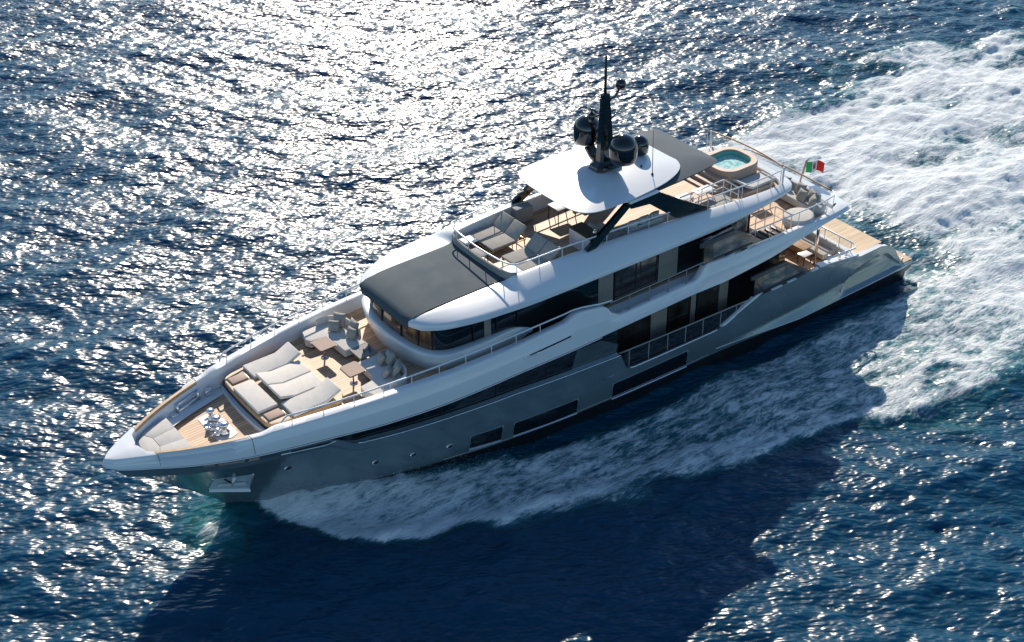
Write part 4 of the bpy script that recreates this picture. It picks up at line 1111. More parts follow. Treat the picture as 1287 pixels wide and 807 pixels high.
# foredeck sofas: built in local coordinates for the port side and mirrored for the other one
def fore_sofa(sgn, label):
    t = thing('corner_sofa', label, 'sofa', (29.1, sgn * 1.7, 5.0), 0, 'corner sofas on the foredeck')
    def L(pts): return [(x - 29.1, sgn * (y - 1.7)) for x, y in pts]
    seat = L([(29.38, 0.50), (29.42, 1.72), (29.62, 1.95), (30.16, 2.02), (30.28, 2.3), (30.05, 2.98), (29.3, 2.96), (28.9, 2.9), (28.45, 2.55), (28.3, 2.0), (28.32, 0.5)])
    mb = MB(); mb.prism(seat, 0.10, 0.42, 0.06, 3, smooth=True); mb.build('seat', 'fabric_light', t, sharp=40)
    mb = MB(); mb.prism([(x * 0.94, y * 0.94) for x, y in seat], 0.0, 0.10); mb.build('plinth', 'brown_top', t)
    bo = L([(29.34, 2.98), (29.1, 3.02), (28.75, 2.98), (28.4, 2.78), (28.17, 2.42), (28.12, 2.0), (28.14, 1.2)])
    rows_ = []
    c_ = (0.0, 0.1)
    for i, (x, y) in enumerate(bo):
        a = bo[max(i - 1, 0)]; b_ = bo[min(i + 1, len(bo) - 1)]
        dx, dy = b_[0] - a[0], b_[1] - a[1]; l = math.hypot(dx, dy); nx, ny = -dy / l * 0.10 * sgn * -1, dx / l * 0.10 * sgn * -1
        nx, ny = -nx, -ny
        rows_.append([(x, y, 0.1), (x, y, 0.66), (x + nx * .25, y + ny * .25, 0.70), (x + nx * 0.75, y + ny * 0.75, 0.70), (x + nx, y + ny, 0.66), (x + nx, y + ny, 0.1)])
    mb = MB(); mb.grid(rows_, smooth=True)
    n = 6
    mb.add(rows_[0], [tuple(range(6))]); mb.add(rows_[-1], [tuple(range(6))])
    mb.build('backrest', 'fabric_light', t, weld=0.001, sharp=60)
    return t
fore_sofa(1, 'pale corner sofa beside the near rail, with curved back and four pillows')
fore_sofa(-1, 'pale corner sofa by the far bulwark, with long chaise and four pillows')
PILL = {}
def pillow(loc, rot, label, size=(0.52, 0.52, 0.13), m='fabric_taupe', group='pillows on the foredeck sofas', tilt=62):
    key = (size, m)
    if key not in PILL:
        mb = MB(); mb.bm(pillow_bm(*size), 0, True); o = mb.build('pillow', m); PILL[key] = o.data; 
    else:
        o = bpy.data.objects.new('pillow', PILL[key]); COL.objects.link(o)
    o.location = loc
    o.rotation_euler = (0, math.radians(tilt), rot)
    return tag(o, label, 'pillow', group)
R = math.radians
for sgn, side in ((1, 'sofa by the near rail'), (-1, 'sofa by the far bulwark')):
    pillow((28.36, sgn * 1.45, 5.74), R(0), 'large taupe pillow at the inner end of the ' + side, (0.66, 0.62, 0.15))
    pillow((28.62, sgn * 1.18, 5.66), R(-12 * sgn), 'smaller taupe pillow at the inner end of the ' + side)
    pillow((28.55, sgn * 2.28, 5.74), R(-35 * sgn), 'large taupe pillow in the rounded corner of the ' + side, (0.66, 0.62, 0.15))
    pillow((28.92, sgn * 2.12, 5.66), R(-42 * sgn), 'smaller taupe pillow in the rounded corner of the ' + side)
# pedestal tables
def cafe(loc, label):
    t = thing('pedestal_table', label, 'table', loc, 0, 'pedestal tables on the foredeck')
    mb = MB(); mb.prism(rrect(-0.39, 0.39, -0.44, 0.44, 0.09, 5), 0.685, 0.725, 0.012, smooth=False); top = mb.build('tabletop', 'lacquer_pink', t)
    mb = MB(); mb.prism(rrect(-0.405, 0.405, -0.455, 0.455, 0.1, 5), 0.672, 0.70); mb.build('edge_band', 'brown_top', t)
    mb = MB(); mb.tube([(0, 0, 0.03), (0, 0, 0.68)], 0.035, 12); mb.build('pedestal', 'brass', t)
    mb = MB(); mb.lathe([(0.17, 0.0), (0.17, 0.02), (0.06, 0.035), (0.04, 0.05)], (0, 0, 0), 20); mb.build('base_plate', 'chrome', t)
    return t
c1 = cafe((30.0, 1.165, 5.0), 'square pink topped pedestal table in front of the near sofa')
dup(c1, (30.0, -1.165, 5.0), 0, 'square pink topped pedestal table in front of the far sofa')
t = thing('coffee_table', 'low rectangular grey coffee table with carafe between the two foredeck sofas', 'table', (28.72, -0.2, 5.0))
mb = MB(); mb.prism(rrect(-0.43, 0.43, -0.55, 0.55, 0.05, 4), 0.36, 0.40, 0.01); mb.build('tabletop', 'warm_grey', t)
mb = MB(); mb.prism(rrect(-0.445, 0.445, -0.565, 0.565, 0.06, 4), 0.345, 0.375); mb.build('edge_band', 'wood_cap', t)
for a in (-1, 1):
    for b in (-1, 1):
        mb = MB(); mb.tube([(a * 0.36, b * 0.46, 0), (a * 0.36, b * 0.46, 0.35)], 0.025, 8); mb.build('leg', 'brass', t)
mb = MB(); mb.lathe([(0.06, 0), (0.075, 0.08), (0.045, 0.2), (0.03, 0.27), (0.045, 0.31)], (0, 0, 0), 16); o = mb.build('carafe', 'smoked_glass'); o.location = (28.5, 0.02, 5.4)
tag(o, 'dark carafe standing on the grey coffee table', 'carafe')
for i, (dx, dy, lb) in enumerate(((0.0, 0.18, 'small glass right of the carafe on the coffee table'), (0.2, -0.02, 'small glass in front of the carafe on the coffee table'))):
    mb = MB(); mb.lathe([(0.035, 0), (0.04, 0.1), (0.042, 0.12)], (0, 0, 0), 12); o = mb.build('drinking_glass', 'smoked_glass'); o.location = (28.55 + dx, 0.02 + dy, 5.4)
    tag(o, lb, 'glass', 'glasses on the coffee table')

# sun deck loungers
def lounger(loc, label, y0=None):
    t = thing('sun_lounger', label, 'sun lounger', loc, 0, 'sun loungers at the front of the sun deck')
    mb = MB(); mb.bm(slab([(1.35, 0.30), (0.0, 0.30)], -0.43, 0.43, 0.10, 0.035), 0, True); mb.build('seat_cushion', 'fabric_taupe', t, sharp=50)
    mb = MB(); mb.bm(slab([(-0.02, 0.34), (-0.62, 0.86)], -0.43, 0.43, 0.10, 0.035), 0, True); mb.build('backrest', 'fabric_taupe', t, sharp=50)
    mb = MB()
    for y in (-0.42, 0.42): mb.box((0.45, y, 0.27), (1.95, 0.05, 0.05), 0.008)
    for x in (1.38, 0.4, -0.5): mb.box((x, 0, 0.265), (0.05, 0.84, 0.04), 0.008)
    mb.tube([(-0.5, 0.3, 0.28), (-0.45, 0.3, 0.7)], 0.02, 6); mb.tube([(-0.5, -0.3, 0.28), (-0.45, -0.3, 0.7)], 0.02, 6)
    mb.build('frame', 'brass', t)
    for x in (1.3, -0.45):
        for y in (-0.42, 0.42):
            mb = MB(); mb.box((x, y, 0.13), (0.05, 0.05, 0.26), 0.006); mb.build('leg', 'brass', t)
    return t
zf = deck_s(20.6)
l1 = lounger((20.32, -1.67, zf), 'taupe sun lounger nearest the far side rail of the sun deck')
dup(l1, (20.32, -0.76, zf), 0, 'taupe sun lounger of the far pair, on its inner side beside the gap')
dup(l1, (20.32, 0.76, zf), 0, 'taupe sun lounger of the near pair, on its inner side beside the gap')
dup(l1, (20.32, 1.67, zf), 0, 'taupe sun lounger nearest the near side rail of the sun deck')
def side_table(loc, label, sx, sy, h, m='rail_white', lm='black_matt', group='low tables on the sun deck', name='side_table'):
    t = thing(name, label, 'table', loc, 0, group)
    mb = MB(); mb.box((0, 0, h - 0.02), (sx, sy, 0.04), 0.008); mb.build('tabletop', m, t)
    for a in (-1, 1):
        for b in (-1, 1):
            mb = MB(); mb.box((a * (sx / 2 - 0.04), b * (sy / 2 - 0.04), (h - 0.04) / 2), (0.035, 0.035, h - 0.04)); mb.build('leg', lm, t)
    return t
zf = deck_s(22.1)
side_table((22.05, -1.62, zf), 'white low table at the far front corner of the sun deck', 0.62, 0.62, 0.42)
side_table((22.2, -0.55, zf), 'narrow pale low table behind the middle of the sun deck windscreen', 0.42, 0.8, 0.36, 'warm_grey')
side_table((22.05, 1.62, zf), 'white low table at the near front corner of the sun deck', 0.62, 0.75, 0.42)
side_table((11.6, 1.15, deck_s(11.6)), 'white topped table beside the sun deck stair rail, nearer the mast', 0.95, 0.55, 0.48)
side_table((10.3, 1.15, deck_s(10.3)), 'white topped table beside the sun deck stair rail, nearer the hot tub', 1.05, 0.55, 0.48)
side_table((16.9, -1.35, deck_s(16.9)), 'white dining table in the shade under the far side of the hardtop', 1.1, 0.8, 0.72)
# sofa under the hardtop (port) and stool block
def small_sofa(loc, rz, label, L_=2.1, D_=0.95, m='fabric_grey', cush=3, cm='fabric_taupe', group=None):
    t = thing('sofa', label, 'sofa', loc, rz, group)
    mb = MB(); mb.box((0, 0.05, 0.27), (L_, D_, 0.28), 0.05, 3); mb.build('seat', m, t)
    mb = MB(); mb.box((0, -D_ / 2 + 0.02, 0.46), (L_, 0.16, 0.52), 0.05, 3); mb.build('backrest', m, t)
    for a in (-1, 1):
        for b in (-1, 1):
            mb = MB(); mb.box((a * (L_ / 2 - 0.1), b * (D_ / 2 - 0.1), 0.065), (0.06, 0.06, 0.13)); mb.build('leg', 'black_matt', t)
    return t
zf = deck_s(15)
small_sofa((15.0, 1.85, zf), math.pi, 'grey sofa with its back to the near rail behind the black hardtop leg', 2.1, 0.95)
for i, (x, lb) in enumerate(((15.6, 'grey back pillow on the hardtop sofa, at its end nearest the bow'), (15.0, 'grey back pillow in the middle of the hardtop sofa'), (14.35, 'grey back pillow on the hardtop sofa, at its end nearest the stern'))):
    pillow((x, 2.08, zf + 0.72), R(-90 + 8 * (i - 1)), lb, (0.6, 0.6, 0.17), 'fabric_grey', 'pillows on the hardtop sofa', 66)
small_sofa((16.6, 1.35, deck_s(16.6)), R(90), 'low grey seat behind the sun deck bar counter', 1.3, 0.8)
small_sofa((14.6, -1.85, zf), 0, 'pale sofa in the shade under the far side of the hardtop', 2.0, 0.9)
def bottle(loc, label, h=0.3, r=0.05, m='smoked_glass', grp='bottles on the sun deck bar'):
    mb = MB(); mb.lathe([(r, 0), (r, h * 0.55), (r * 0.4, h * 0.75), (r * 0.35, h), (r * 0.45, h * 1.02)], (0, 0, 0), 12); o = mb.build('bottle', m); o.location = loc
    tag(o, label, 'bottle', grp)
bottle((17.75, 2.0, 8.095), 'silver ice bucket shaped bottle on the sun deck bar, left of two', 0.22, 0.09, 'chrome')
bottle((17.65, 2.15, 8.095), 'dark bottle on the sun deck bar beside the silver one', 0.32, 0.05)
# sun pads beside the hot tub
for sgn, lb in ((1, 'grey sun cushion with raised headrest beside the hot tub, near rail side'), (-1, 'grey sun cushion beside the hot tub, far rail side')):
    mb = MB(); c = (7.4, sgn * 1.7, 7.085)
    mb.bm(slab([(-1.0, 0.0), (0.55, 0.0), (1.05, 0.26)], -0.48, 0.48, 0.13), 0, True)
    o = mb.build('sun_cushion', 'fabric_grey', sharp=50); o.location = c; tag(o, lb, 'cushion', 'sun cushions beside the hot tub')
# upper aft deck sofa group
zu = deck_u(4.5)
t = thing('lounge_sofa', 'large beige sectional sofa on the aft upper deck under the flag', 'sofa', (3.9, 1.2, zu))
mb = MB(); mb.prism([(-0.75, -3.1), (0.2, -3.1), (0.2, 0.0), (0.25, 1.2), (-0.2, 1.75), (-0.75, 1.6)], 0.08, 0.44, 0.06, 3, smooth=True); mb.build('seat', 'fabric_grey', t, sharp=40)
mb = MB(); mb.box((-0.72, -0.9, 0.5), (0.16, 4.2, 0.5), 0.05, 3); mb.build('backrest', 'fabric_grey', t)
mb = MB(); mb.prism([(-0.6, -3.0), (0.1, -3.0), (0.1, 1.0), (-0.6, 1.4)], 0.0, 0.08); mb.build('plinth', 'brown_top', t)
mb = MB(); mb.prism([(0.95 * math.cos(a) * 0.85, 0.72 * math.sin(a)) for a in np.linspace(0, 2 * math.pi, 28)[:-1]], 0.0, 0.46, 0.08, 3, smooth=True)
o = mb.build('pouf', 'fabric_grey', sharp=45); o.location = (5.1, 2.75, deck_u(5.1)); tag(o, 'pale rounded pouf beside the aft upper deck rail', 'pouf')
for i, (x, y, rz, lb) in enumerate(((3.45, 0.2, 8, 'upright beige pillow at the far end of the aft deck sofa, behind'), (3.78, 0.1, -6, 'beige pillow leaning in front at the far end of the aft deck sofa'), (3.42, 1.25, 4, 'rounded beige pillow in the middle of the aft deck sofa back'),
                                   (3.5, 2.1, -18, 'upright beige pillow at the near corner of the aft deck sofa'), (3.85, 1.75, -8, 'beige pillow leaning in front near the middle of the aft deck sofa'), (3.9, 2.5, -40, 'beige pillow in the near corner of the aft deck sofa beside the rail'))):
    pillow((x, y, zu + 0.70), R(rz), lb, (0.6, 0.6, 0.15), 'fabric_taupe', 'pillows on the aft deck sofa', 62)
side_table((5.6, 0.6, deck_u(5.6)), 'low table on the aft upper deck in front of the beige sofa', 0.9, 0.7, 0.38, 'lacquer_pink', 'brass', None, 'low_table')
for i, (x, y, lb) in enumerate(((9.05, 0.85, 'black hob ring on the aft galley cabinet, far one'), (8.85, 1.3, 'black hob ring on the aft galley cabinet, near one'))):
    mb = MB(); mb.lathe([(0.16, 0), (0.16, 0.04), (0.1, 0.05)], (0, 0, 0), 16); o = mb.build('hob_ring', 'black_gloss'); o.location = (x, y, 5.562); tag(o, lb, 'hob ring', 'hob rings on the galley cabinet')
# cockpit furniture
zm = deck_m(3)
side_table((3.42, 2.03, zm), 'white topped side table with thin black legs in the stern cockpit', 0.62, 0.48, 0.56, 'rail_white', 'black_matt', None)
small_sofa((2.15, 0.6, zm), R(-90), 'beige stern cockpit sofa backed against the transom rail', 4.0, 0.9, 'fabric_grey')
small_sofa((5.0, 1.9, zm), R(90), 'grey armchair in the stern cockpit under the upper deck overhang', 1.3, 0.9, 'fabric_grey')
mb = MB(); mb.box((2.95, 0.6, 0.0), (0.7, 2.4, 0.06), 0.02); mb.box((2.95, 0.6, -0.25), (0.3, 1.4, 0.5), 0.02); o = mb.build('cockpit_table', 'wood_cap'); o.location = (0, 0, zm + 0.56)
tag(o, 'long wooden table in front of the stern cockpit sofa', 'table')

# ensign
def flag():
    mb = MB(); nx, ny = 24, 10; W_, H_ = 0.98, 0.62
    def pt(i, j, e=0.0):
        u = i / nx; v = j / ny
        return (-u * W_ * 0.93, 0.13 * math.sin(u * 7.0 + v * 0.8) * (0.3 + u) + e, (v - 1) * H_ - 0.05 * u + 0.05 * math.sin(u * 9 + 1) * u)
    rows_ = [[pt(i, j) for j in range(ny + 1)] for i in range(nx + 1)]
    mb.grid(rows_, mif=lambda i, k: 0 if i < 8 else (1 if i < 16 else 2))
    fl_ = mb.build('ensign', ['green_cloth', 'white_cloth', 'red_cloth'], recalc=False)
    fl_.location = (1.70, 0.0, 5.70); fl_.rotation_euler = (0, 0, R(-30))
    tag(fl_, 'green white and red ensign with a small crest flying from the stern pole', 'flag')
    for e in (0.012, -0.012):
        em = MB()
        for (u0, u1, v0, v1, mi) in ((10, 12, 5, 7, 0), (12, 14, 5, 7, 1), (10, 12, 3, 5, 1), (12, 14, 3, 5, 0), (10, 14, 7, 8, 2)):
            em.grid([[pt(i, j, e) for j in range(v0, v1 + 1)] for i in range(u0, u1 + 1)], mi=mi)
        em.build('crest', ['red_cloth', 'blue_cloth', 'gold_cloth'], fl_, recalc=False)
flag()

# ------------------------------------------------------------------ the sea
def make_sea():
    rng = np.random.default_rng(11)
    N, L = 1024, 190.0                    # tile with 0.186 m cells
    kx = np.fft.fftfreq(N, L / N) * 2 * np.pi
    KX, KY = np.meshgrid(kx, kx, indexing='ij')
    K = np.hypot(KX, KY); K[0, 0] = 1e-6
    wd = math.radians(-118)                # wind direction
    cosf = (KX * math.cos(wd) + KY * math.sin(wd)) / K
    def spec(amp, k0, width, spread):
        s = np.exp(-0.5 * (np.log(K / k0) / width) ** 2) / K ** 1.0
        return s * (0.15 + np.abs(cosf) ** spread)
    def field(P):
        ph = rng.normal(size=(N, N)) + 1j * rng.normal(size=(N, N))
        h = np.real(np.fft.ifft2(ph * P)); return h / h.std()
    h_long = field(spec(1, 2 * np.pi / 8.0, 0.35, 1.5))
    h_mid = field(spec(1, 2 * np.pi / 2.2, 0.5, 1.2))
    h_fine = field(spec(1, 2 * np.pi / 0.95, 0.4, 1.6))
    def turb_spec(lmax, lmin, pw, ax=1.0, ang=0.0):
        c_, s_ = math.cos(ang), math.sin(ang)
        U = KX * c_ + KY * s_; W = -KX * s_ + KY * c_
        k = np.hypot(U * ax, W) + 1e-6
        return k ** -pw * np.exp(-(2 * np.pi / lmax / k) ** 4) * np.exp(-(k / (2 * np.pi / lmin)) ** 2)
    lump = field(turb_spec(5.0, 0.45, 1.9, 2.6, math.radians(-6)))
    lump2 = field(turb_spec(4.0, 0.45, 1.8, 3.0, math.radians(8)))
    patch = field(turb_spec(12.0, 0.6, 2.1, 2.4, math.radians(-5)))
    fine2 = field(turb_spec(1.6, 0.4, 1.4))
    xs = (np.arange(N) - N / 2) * (L / N) + 5.0
    ys = (np.arange(N) - N / 2) * (L / N) - 22.0
    X, Yg = np.meshgrid(xs, ys, indexing='ij')
    def ss(a, b, x):
        t = np.clip((x - a) / (b - a), 0, 1); return t * t * (3 - 2 * t)
    yp = np.interp(X, [-80, -30, -1.3, 4.0, 8.2, 13.7, 19.6, 23.7, 26.9, 30.7, 31.8, 33.4, 34.9, 35.8],
                   [27, 20.0, 13.6, 12.5, 11.8, 10.8, 10.4, 10.0, 8.6, 6.6, 5.6, 3.3, 1.3, 0.0])
    yn = np.interp(X, [-80, -38, -30, -24, -18, -12, -4, 4, 13.7, 23.7, 30.7, 33.4, 34.9, 35.8],
                   [12, 13.8, 15.9, 16.9, 16.5, 14.4, 12.6, 11.7, 9.5, 8.7, 6.2, 3.2, 1.3, 0.0])
    hw = np.interp(X, [-3.2, -3.1, 0, 8, 15, 20, 24, 27, 30, 32, 34, 35.3, 35.4], [0, 3.75, 3.8, 3.9, 3.9, 3.7, 3.3, 2.65, 1.9, 1.2, 0.5, 0.02, 0])
    wob = patch * 0.55 + lump * 0.3
    edge = np.where(Yg > 0, yp, yn) + wob * np.interp(X, [-60, 0, 20, 33, 35], [1.8, 1.4, 1.1, 0.5, 0.05])
    a = np.abs(Yg)
    fe = np.interp(X, [-20, -4, 10, 30], [3.4, 2.2, 1.0, 0.6])
    inside = ss(-fe * 0.6, fe, edge - a) * (X < 35.8)
    # band along the hull: dense at the bow, dark gap next to the plating farther aft
    gap = np.interp(X, [-3, 6, 18, 24, 28, 31, 34], [0.9, 1.0, 0.9, 0.7, 0.2, -0.4, -0.6])
    side = inside * (0.12 + 0.88 * ss(gap - 0.2, gap + 0.8, a - hw))
    crest = np.exp(-((edge - a - 0.9) / 0.9) ** 2)
    dens_side = side * np.interp(X, [-3, 5, 12, 20, 26, 31, 34.5, 35.2], [0.66, 0.58, 0.56, 0.58, 0.66, 0.78, 0.86, 0.0]) + 0.20 * crest * side
    aft = ss(-2.0, -9.0, X)
    trough = np.exp(-((X + 5.2) / 2.2) ** 2) * ss(6.5, 3.5, a)
    hole1 = np.exp(-(((X + 5) / 5.5) ** 2 + ((Yg - 5.6) / 1.6) ** 2))
    dens_aft = inside * (0.99 + 0.17 * patch + 0.09 * lump) * (1 - 0.85 * trough) * (1 - 0.35 * hole1)
    D = dens_side * (1 - aft) + dens_aft * aft
    D = np.where(X < -3, np.maximum(D, dens_aft * ss(-3.0, -6.0, X)), D)
    # streaky remains outside the wake edge
    D += 0.28 * np.exp(-((a - edge - 0.8) / 1.2) ** 2) * (X < 24) * (X > -60) * ss(-0.2, 1.2, patch)
    # curl of green water thrown forward at the stem
    curl = np.exp(-(((X - 36.9) / 1.1) ** 2 + ((Yg - 0.8) / 1.9) ** 2))
    D += 0.52 * curl * (0.55 + 0.45 * ss(-0.8, 0.8, lump))
    D = np.clip(D, 0, 1)
    # calm the open wave field inside the disturbed water, add churned lumps there
    calm = np.clip(inside, 0, 1)
    H = 0.115 * h_long + 0.044 * h_mid * (1 - 0.3 * calm) + 0.022 * h_fine
    churn = np.clip(D * 1.2, 0, 1)
    rough_amp = np.interp(X, [-40, -8, -3, 10, 25, 33], [0.15, 0.15, 0.10, 0.07, 0.10, 0.12])
    H = H + churn * rough_amp * (0.42 * lump + 0.38 * lump2 + 0.45 * patch) + churn * 0.020 * fine2
    # bow wave riding up the flare and its outer shoulder
    bow = np.interp(X, [14, 22, 27, 31, 33.8, 35.6, 37.0, 38.2], [0.0, 0.06, 0.26, 0.62, 0.95, 0.70, 0.36, 0.0])
    H += bow * np.exp(-((a - hw - 0.25) / np.interp(X, [22, 30, 34, 37], [1.6, 1.3, 0.9, 1.1])) ** 2)
    H += 0.32 * np.exp(-((edge - a - 0.8) / 0.9) ** 2) * np.interp(X, [-40, -5, 10, 25, 31, 34], [0.5, 0.7, 0.6, 0.8, 0.9, 0.0])
    H -= 0.45 * trough + 0.22 * np.exp(-((a - hw - 0.4) / 0.8) ** 2) * ((X > -3) & (X < 24))
    rooster = np.exp(-(((X + 12) / 5) ** 2 + (Yg / 4.0) ** 2))
    H += 0.5 * rooster
    # fade the tile to the flat sea at its border
    bd = np.minimum(np.minimum(X - xs[0], xs[-1] - X), np.minimum(Yg - ys[0], ys[-1] - Yg))
    H *= ss(0, 6, bd); D *= ss(2, 10, bd)
    # keep water out of the hull
    V = np.stack([X, Yg, H], -1).reshape(-1, 3)
    idx = np.arange(N * N).reshape(N, N)
    F = np.stack([idx[:-1, :-1], idx[1:, :-1], idx[1:, 1:], idx[:-1, 1:]], -1).reshape(-1, 4)
    # hide nothing: cells inside the hull stay below its bottom
    insideh = (np.abs(Yg) < hw - 0.5) & (X > -3.0) & (X < 32)
    V[:, 2] = np.where(insideh.reshape(-1), -0.6, V[:, 2])
    Av = np.clip(np.maximum(D, 1.1 * curl * (0.75 + 0.25 * ss(-0.6, 0.8, lump))), 0, 1).reshape(-1)
    Dv = D.reshape(-1)
    Df = Dv[F].mean(1)
    return V, F, Dv, Df, Av, (xs[0], xs[-1], ys[0], ys[-1])

def np_mesh(name, V, F, attr, m, attr2):
    used = np.unique(F); remap = np.full(len(V), -1, np.int64); remap[used] = np.arange(len(used))
    v = V[used].astype(np.float32); f = remap[F].astype(np.int32)
    me = bpy.data.meshes.new(name)
    me.vertices.add(len(v)); me.vertices.foreach_set('co', v.ravel())
    me.loops.add(f.size); me.loops.foreach_set('vertex_index', f.ravel())
    me.polygons.add(len(f)); me.polygons.foreach_set('loop_start', np.arange(0, f.size, 4, dtype=np.int32))
    me.polygons.foreach_set('use_smooth', np.ones(len(f), bool))
    me.update(calc_edges=True)
    at = me.attributes.new('foam', 'FLOAT', 'POINT'); at.data.foreach_set('value', attr[used].astype(np.float32))
    a2_ = me.attributes.new('aerated', 'FLOAT', 'POINT'); a2_.data.foreach_set('value', attr2[used].astype(np.float32))
    me.materials.append(MAT[m])
    o = bpy.data.objects.new(name, me); COL.objects.link(o); o.location = (0, 0, WZ); o.rotation_euler = (0, -TILT, 0)
    return o

def sea_material(name='sea', far=False):
    m = bpy.data.materials.new(name); m.use_nodes = True; nt = m.node_tree; N = nt.nodes; L = nt.links
    out = N['Material Output']; w = N['Principled BSDF']
    tc = N.new('ShaderNodeTexCoord')
    w.inputs['Base Color'].default_value = (0.0002, 0.050, 0.100, 1)
    w.inputs['IOR'].default_value = 1.333
    w.inputs['Specular IOR Level'].default_value = 0.5
    w.inputs['Roughness'].default_value = 0.29
    w.inputs['Subsurface Weight'].default_value = 1.0
    w.inputs['Subsurface Radius'].default_value = (0.6, 1.6, 2.6)
    w.inputs['Subsurface Scale'].default_value = 1.0
    # capillary ripples
    mp = N.new('ShaderNodeMapping'); mp.vector_type = 'TEXTURE'; mp.inputs['Rotation'].default_value = (0, 0, R(-32)); mp.inputs['Scale'].default_value = (1.9, 0.9, 1.0)
    L.new(tc.outputs['Object'], mp.inputs[0])
    n1 = N.new('ShaderNodeTexNoise'); n1.inputs['Scale'].default_value = 3.3; n1.inputs['Detail'].default_value = 1; n1.inputs['Roughness'].default_value = 0.55
    L.new(mp.outputs[0], n1.inputs['Vector'])
    bp = N.new('ShaderNodeBump'); bp.inputs['Strength'].default_value = 1.0; bp.inputs['Distance'].default_value = 0.15
    L.new(n1.outputs[0], bp.inputs['Height'])
    L.new(bp.outputs[0], w.inputs['Normal'])
    # foam
    f = N.new('ShaderNodeBsdfPrincipled')
    f.inputs['Base Color'].default_value = (0.72, 0.765, 0.78, 1); f.inputs['Roughness'].default_value = 0.75
    f.inputs['Subsurface Weight'].default_value = 0.0
    at = N.new('ShaderNodeAttribute'); at.attribute_name = 'foam'
    mp2 = N.new('ShaderNodeMapping'); mp2.inputs['Rotation'].default_value = (0, 0, R(8)); mp2.inputs['Scale'].default_value = (0.30, 1.0, 1.0); L.new(tc.outputs['Object'], mp2.inputs[0])
    wv = N.new('ShaderNodeTexNoise'); wv.inputs['Scale'].default_value = 0.8; wv.inputs['Detail'].default_value = 2; L.new(mp2.outputs[0], wv.inputs['Vector'])
    vs = N.new('ShaderNodeVectorMath'); vs.operation = 'SCALE'; vs.inputs[3].default_value = 0.7; L.new(wv.outputs[1], vs.inputs[0])
    va = N.new('ShaderNodeVectorMath'); va.operation = 'ADD'; L.new(mp2.outputs[0], va.inputs[0]); L.new(vs.outputs[0], va.inputs[1])
    n2 = N.new('ShaderNodeTexNoise'); n2.inputs['Scale'].default_value = 2.6; n2.inputs['Detail'].default_value = 8; n2.inputs['Roughness'].default_value = 0.68
    L.new(va.outputs[0], n2.inputs['Vector'])
    n3 = N.new('ShaderNodeTexNoise'); n3.inputs['Scale'].default_value = 9.0; n3.inputs['Detail'].default_value = 5; n3.inputs['Roughness'].default_value = 0.7
    L.new(va.outputs[0], n3.inputs['Vector'])
    s1 = N.new('ShaderNodeMath'); s1.operation = 'MULTIPLY_ADD'; s1.inputs[1].default_value = 1.5; s1.inputs[2].default_value = -0.75; L.new(n2.outputs[0], s1.inputs[0])
    s2 = N.new('ShaderNodeMath'); s2.operation = 'MULTIPLY_ADD'; s2.inputs[1].default_value = 0.9; s2.inputs[2].default_value = -0.45; L.new(n3.outputs[0], s2.inputs[0])
    a1 = N.new('ShaderNodeMath'); a1.operation = 'ADD'; L.new(s1.outputs[0], a1.inputs[0]); L.new(s2.outputs[0], a1.inputs[1])
    a2 = N.new('ShaderNodeMath'); a2.operation = 'ADD'; L.new(a1.outputs[0], a2.inputs[0]); L.new(at.outputs['Fac'], a2.inputs[1])
    mr = N.new('ShaderNodeMapRange'); mr.interpolation_type = 'SMOOTHSTEP'; mr.inputs[1].default_value = 0.34; mr.inputs[2].default_value = 0.86; mr.inputs[3].default_value = 0.0; mr.inputs[4].default_value = 1.0
    L.new(a2.outputs[0], mr.inputs[0])
    # no foam where the sea is undisturbed
    g = N.new('ShaderNodeMapRange'); g.inputs[1].default_value = 0.02; g.inputs[2].default_value = 0.22; L.new(at.outputs['Fac'], g.inputs[0])
    ml = N.new('ShaderNodeMath'); ml.operation = 'MULTIPLY'; L.new(mr.outputs[0], ml.inputs[0]); L.new(g.outputs[0], ml.inputs[1])
    fc = N.new('ShaderNodeMapRange'); fc.inputs[1].default_value = -0.32; fc.inputs[2].default_value = 0.16; L.new(a1.outputs[0], fc.inputs[0])
    fm = N.new('ShaderNodeMix'); fm.data_type = 'RGBA'; fm.inputs[6].default_value = (0.54, 0.64, 0.69, 1); fm.inputs[7].default_value = (0.80, 0.825, 0.83, 1)
    L.new(fc.outputs[0], fm.inputs[0]); L.new(fm.outputs[2], f.inputs['Base Color'])
    fb = N.new('ShaderNodeBump'); fb.inputs['Strength'].default_value = 0.8; fb.inputs['Distance'].default_value = 0.20; L.new(a1.outputs[0], fb.inputs['Height']); L.new(fb.outputs[0], f.inputs['Normal'])
    # aerated water under the foam is paler and greener
    mc = N.new('ShaderNodeMix'); mc.data_type = 'RGBA'; mc.inputs[6].default_value = (0.0002, 0.048, 0.098, 1); mc.inputs[7].default_value = (0.016, 0.17, 0.18, 1)
    ae = N.new('ShaderNodeAttribute'); ae.attribute_name = 'aerated'; L.new(ae.outputs['Fac'], mc.inputs[0]); L.new(mc.outputs[2], w.inputs['Base Color'])
    ms = N.new('ShaderNodeMixShader'); L.new(ml.outputs[0], ms.inputs[0]); L.new(w.outputs[0], ms.inputs[1]); L.new(f.outputs[0], ms.inputs[2])
    L.new(ms.outputs[0], out.inputs['Surface'])
    if far:                                # open water beyond the modelled waves: swell and chop as bump
        prev = bp
        for sc_, ds in ((0.11, 1.6), (0.42, 0.42), (1.1, 0.16)):
            nn = N.new('ShaderNodeTexNoise'); nn.inputs['Scale'].default_value = sc_; nn.inputs['Detail'].default_value = 2
            L.new(mp.outputs[0], nn.inputs['Vector'])
            b2 = N.new('ShaderNodeBump'); b2.inputs['Strength'].default_value = 1.0; b2.inputs['Distance'].default_value = ds
            L.new(nn.outputs[0], b2.inputs['Height']); L.new(prev.outputs[0], b2.inputs['Normal']); prev = b2
        L.new(prev.outputs[0], w.inputs['Normal'])
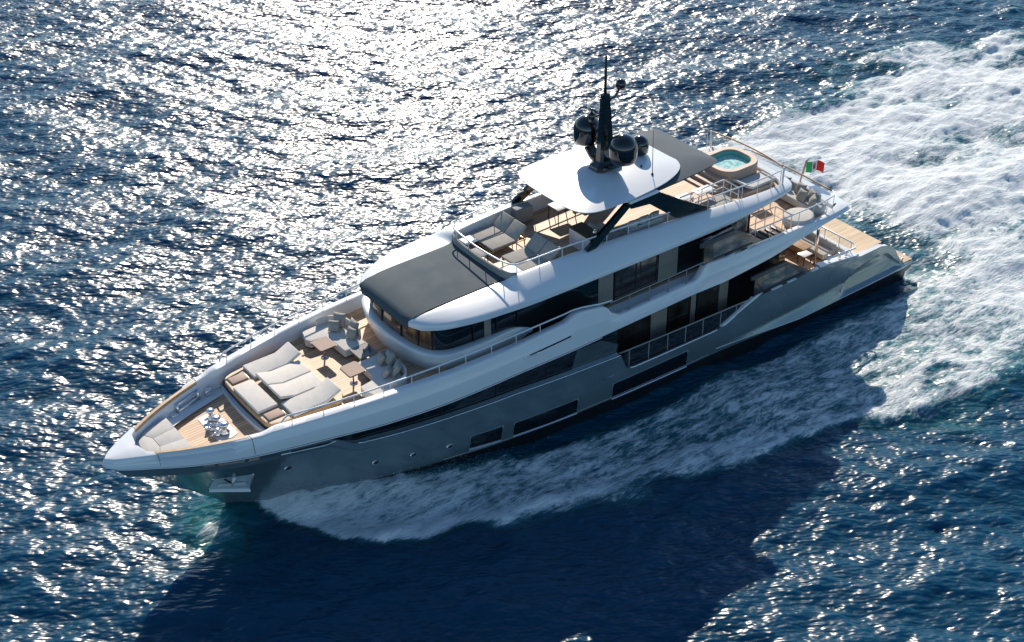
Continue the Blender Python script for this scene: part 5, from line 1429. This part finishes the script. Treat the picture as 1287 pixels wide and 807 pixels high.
        w.inputs['Subsurface Weight'].default_value = 0.0
    MAT[name] = m
sea_material()
sea_material('sea_far', True)
V, F, Dv, Df, Av, ext = make_sea()
sea = np_mesh('water', V, F[Df < 0.16], Dv, 'sea', Av); sea['kind'] = 'structure'
foam = np_mesh('wake_foam', V, F[Df >= 0.16], Dv, 'sea', Av); foam['kind'] = 'stuff'
foam['label'] = 'white churned foam of the wake and bow wave'
x0, x1, y0, y1 = ext
B = 6000.0
mb = MB()
mb.add([(x0, y0, 0), (x1, y0, 0), (x1, y1, 0), (x0, y1, 0), (-B, -B, 0), (B, -B, 0), (B, B, 0), (-B, B, 0)],
       [(0, 4, 5, 1), (1, 5, 6, 2), (2, 6, 7, 3), (3, 7, 4, 0)])
far = mb.build('open_sea', 'sea_far'); far.location = (0, 0, WZ); far.rotation_euler = (0, -TILT, 0); far['kind'] = 'structure'

# fine droplets thrown up along the bow
def spray():
    rng = np.random.default_rng(5); mb = MB(); n = 30000
    hwf = lin([8, 15, 20, 24, 27, 30, 32, 34, 35.3], [3.9, 3.9, 3.7, 3.3, 2.65, 1.9, 1.2, 0.5, 0.05])
    verts, faces = [], []
    for i in range(n):
        sgn = 1 if i % 5 else -1
        x = 35.4 - abs(rng.normal(0, 4.2))
        if x < 18: continue
        k = (35.4 - x)
        d = rng.gamma(2.0, 0.20 + 0.055 * k)
        if d > 0.55 * k + 0.3: continue
        y = hwf(x) + 0.1 + d
        z = WZ + 0.036 * x + 0.15 + abs(rng.normal(0, 0.42)) * math.exp(-d * 0.30) * max(0.25, 1.15 - 0.075 * k) + 0.5 * math.exp(-k * 0.22) * math.exp(-d)
        r = 0.005 + 0.011 * rng.random() ** 2
        q = rng.normal(size=(4, 3)); q /= np.linalg.norm(q, axis=1)[:, None]
        o = len(verts)
        q[:, 0] *= 1.8
        verts += [(x + a * r, sgn * y + b * r, z + c * r) for a, b, c in q]
        faces += [(o, o + 1, o + 2), (o, o + 2, o + 3), (o, o + 3, o + 1), (o + 1, o + 3, o + 2)]
    mb.add(verts, faces)
    o = mb.build('bow_spray', 'spray_white', recalc=False); o['kind'] = 'stuff'
    o['label'] = 'fine white spray thrown up along the bow'
mat('spray_white', (0.75, 0.78, 0.80), 0.8)
spray()

# level the whole place: everything above is laid out in the boat's own slightly trimmed frame
LEVEL = Matrix.Rotation(TILT, 4, 'Y')
for o in list(S.objects):
    if o.parent is None:
        o.matrix_basis = LEVEL @ o.matrix_basis
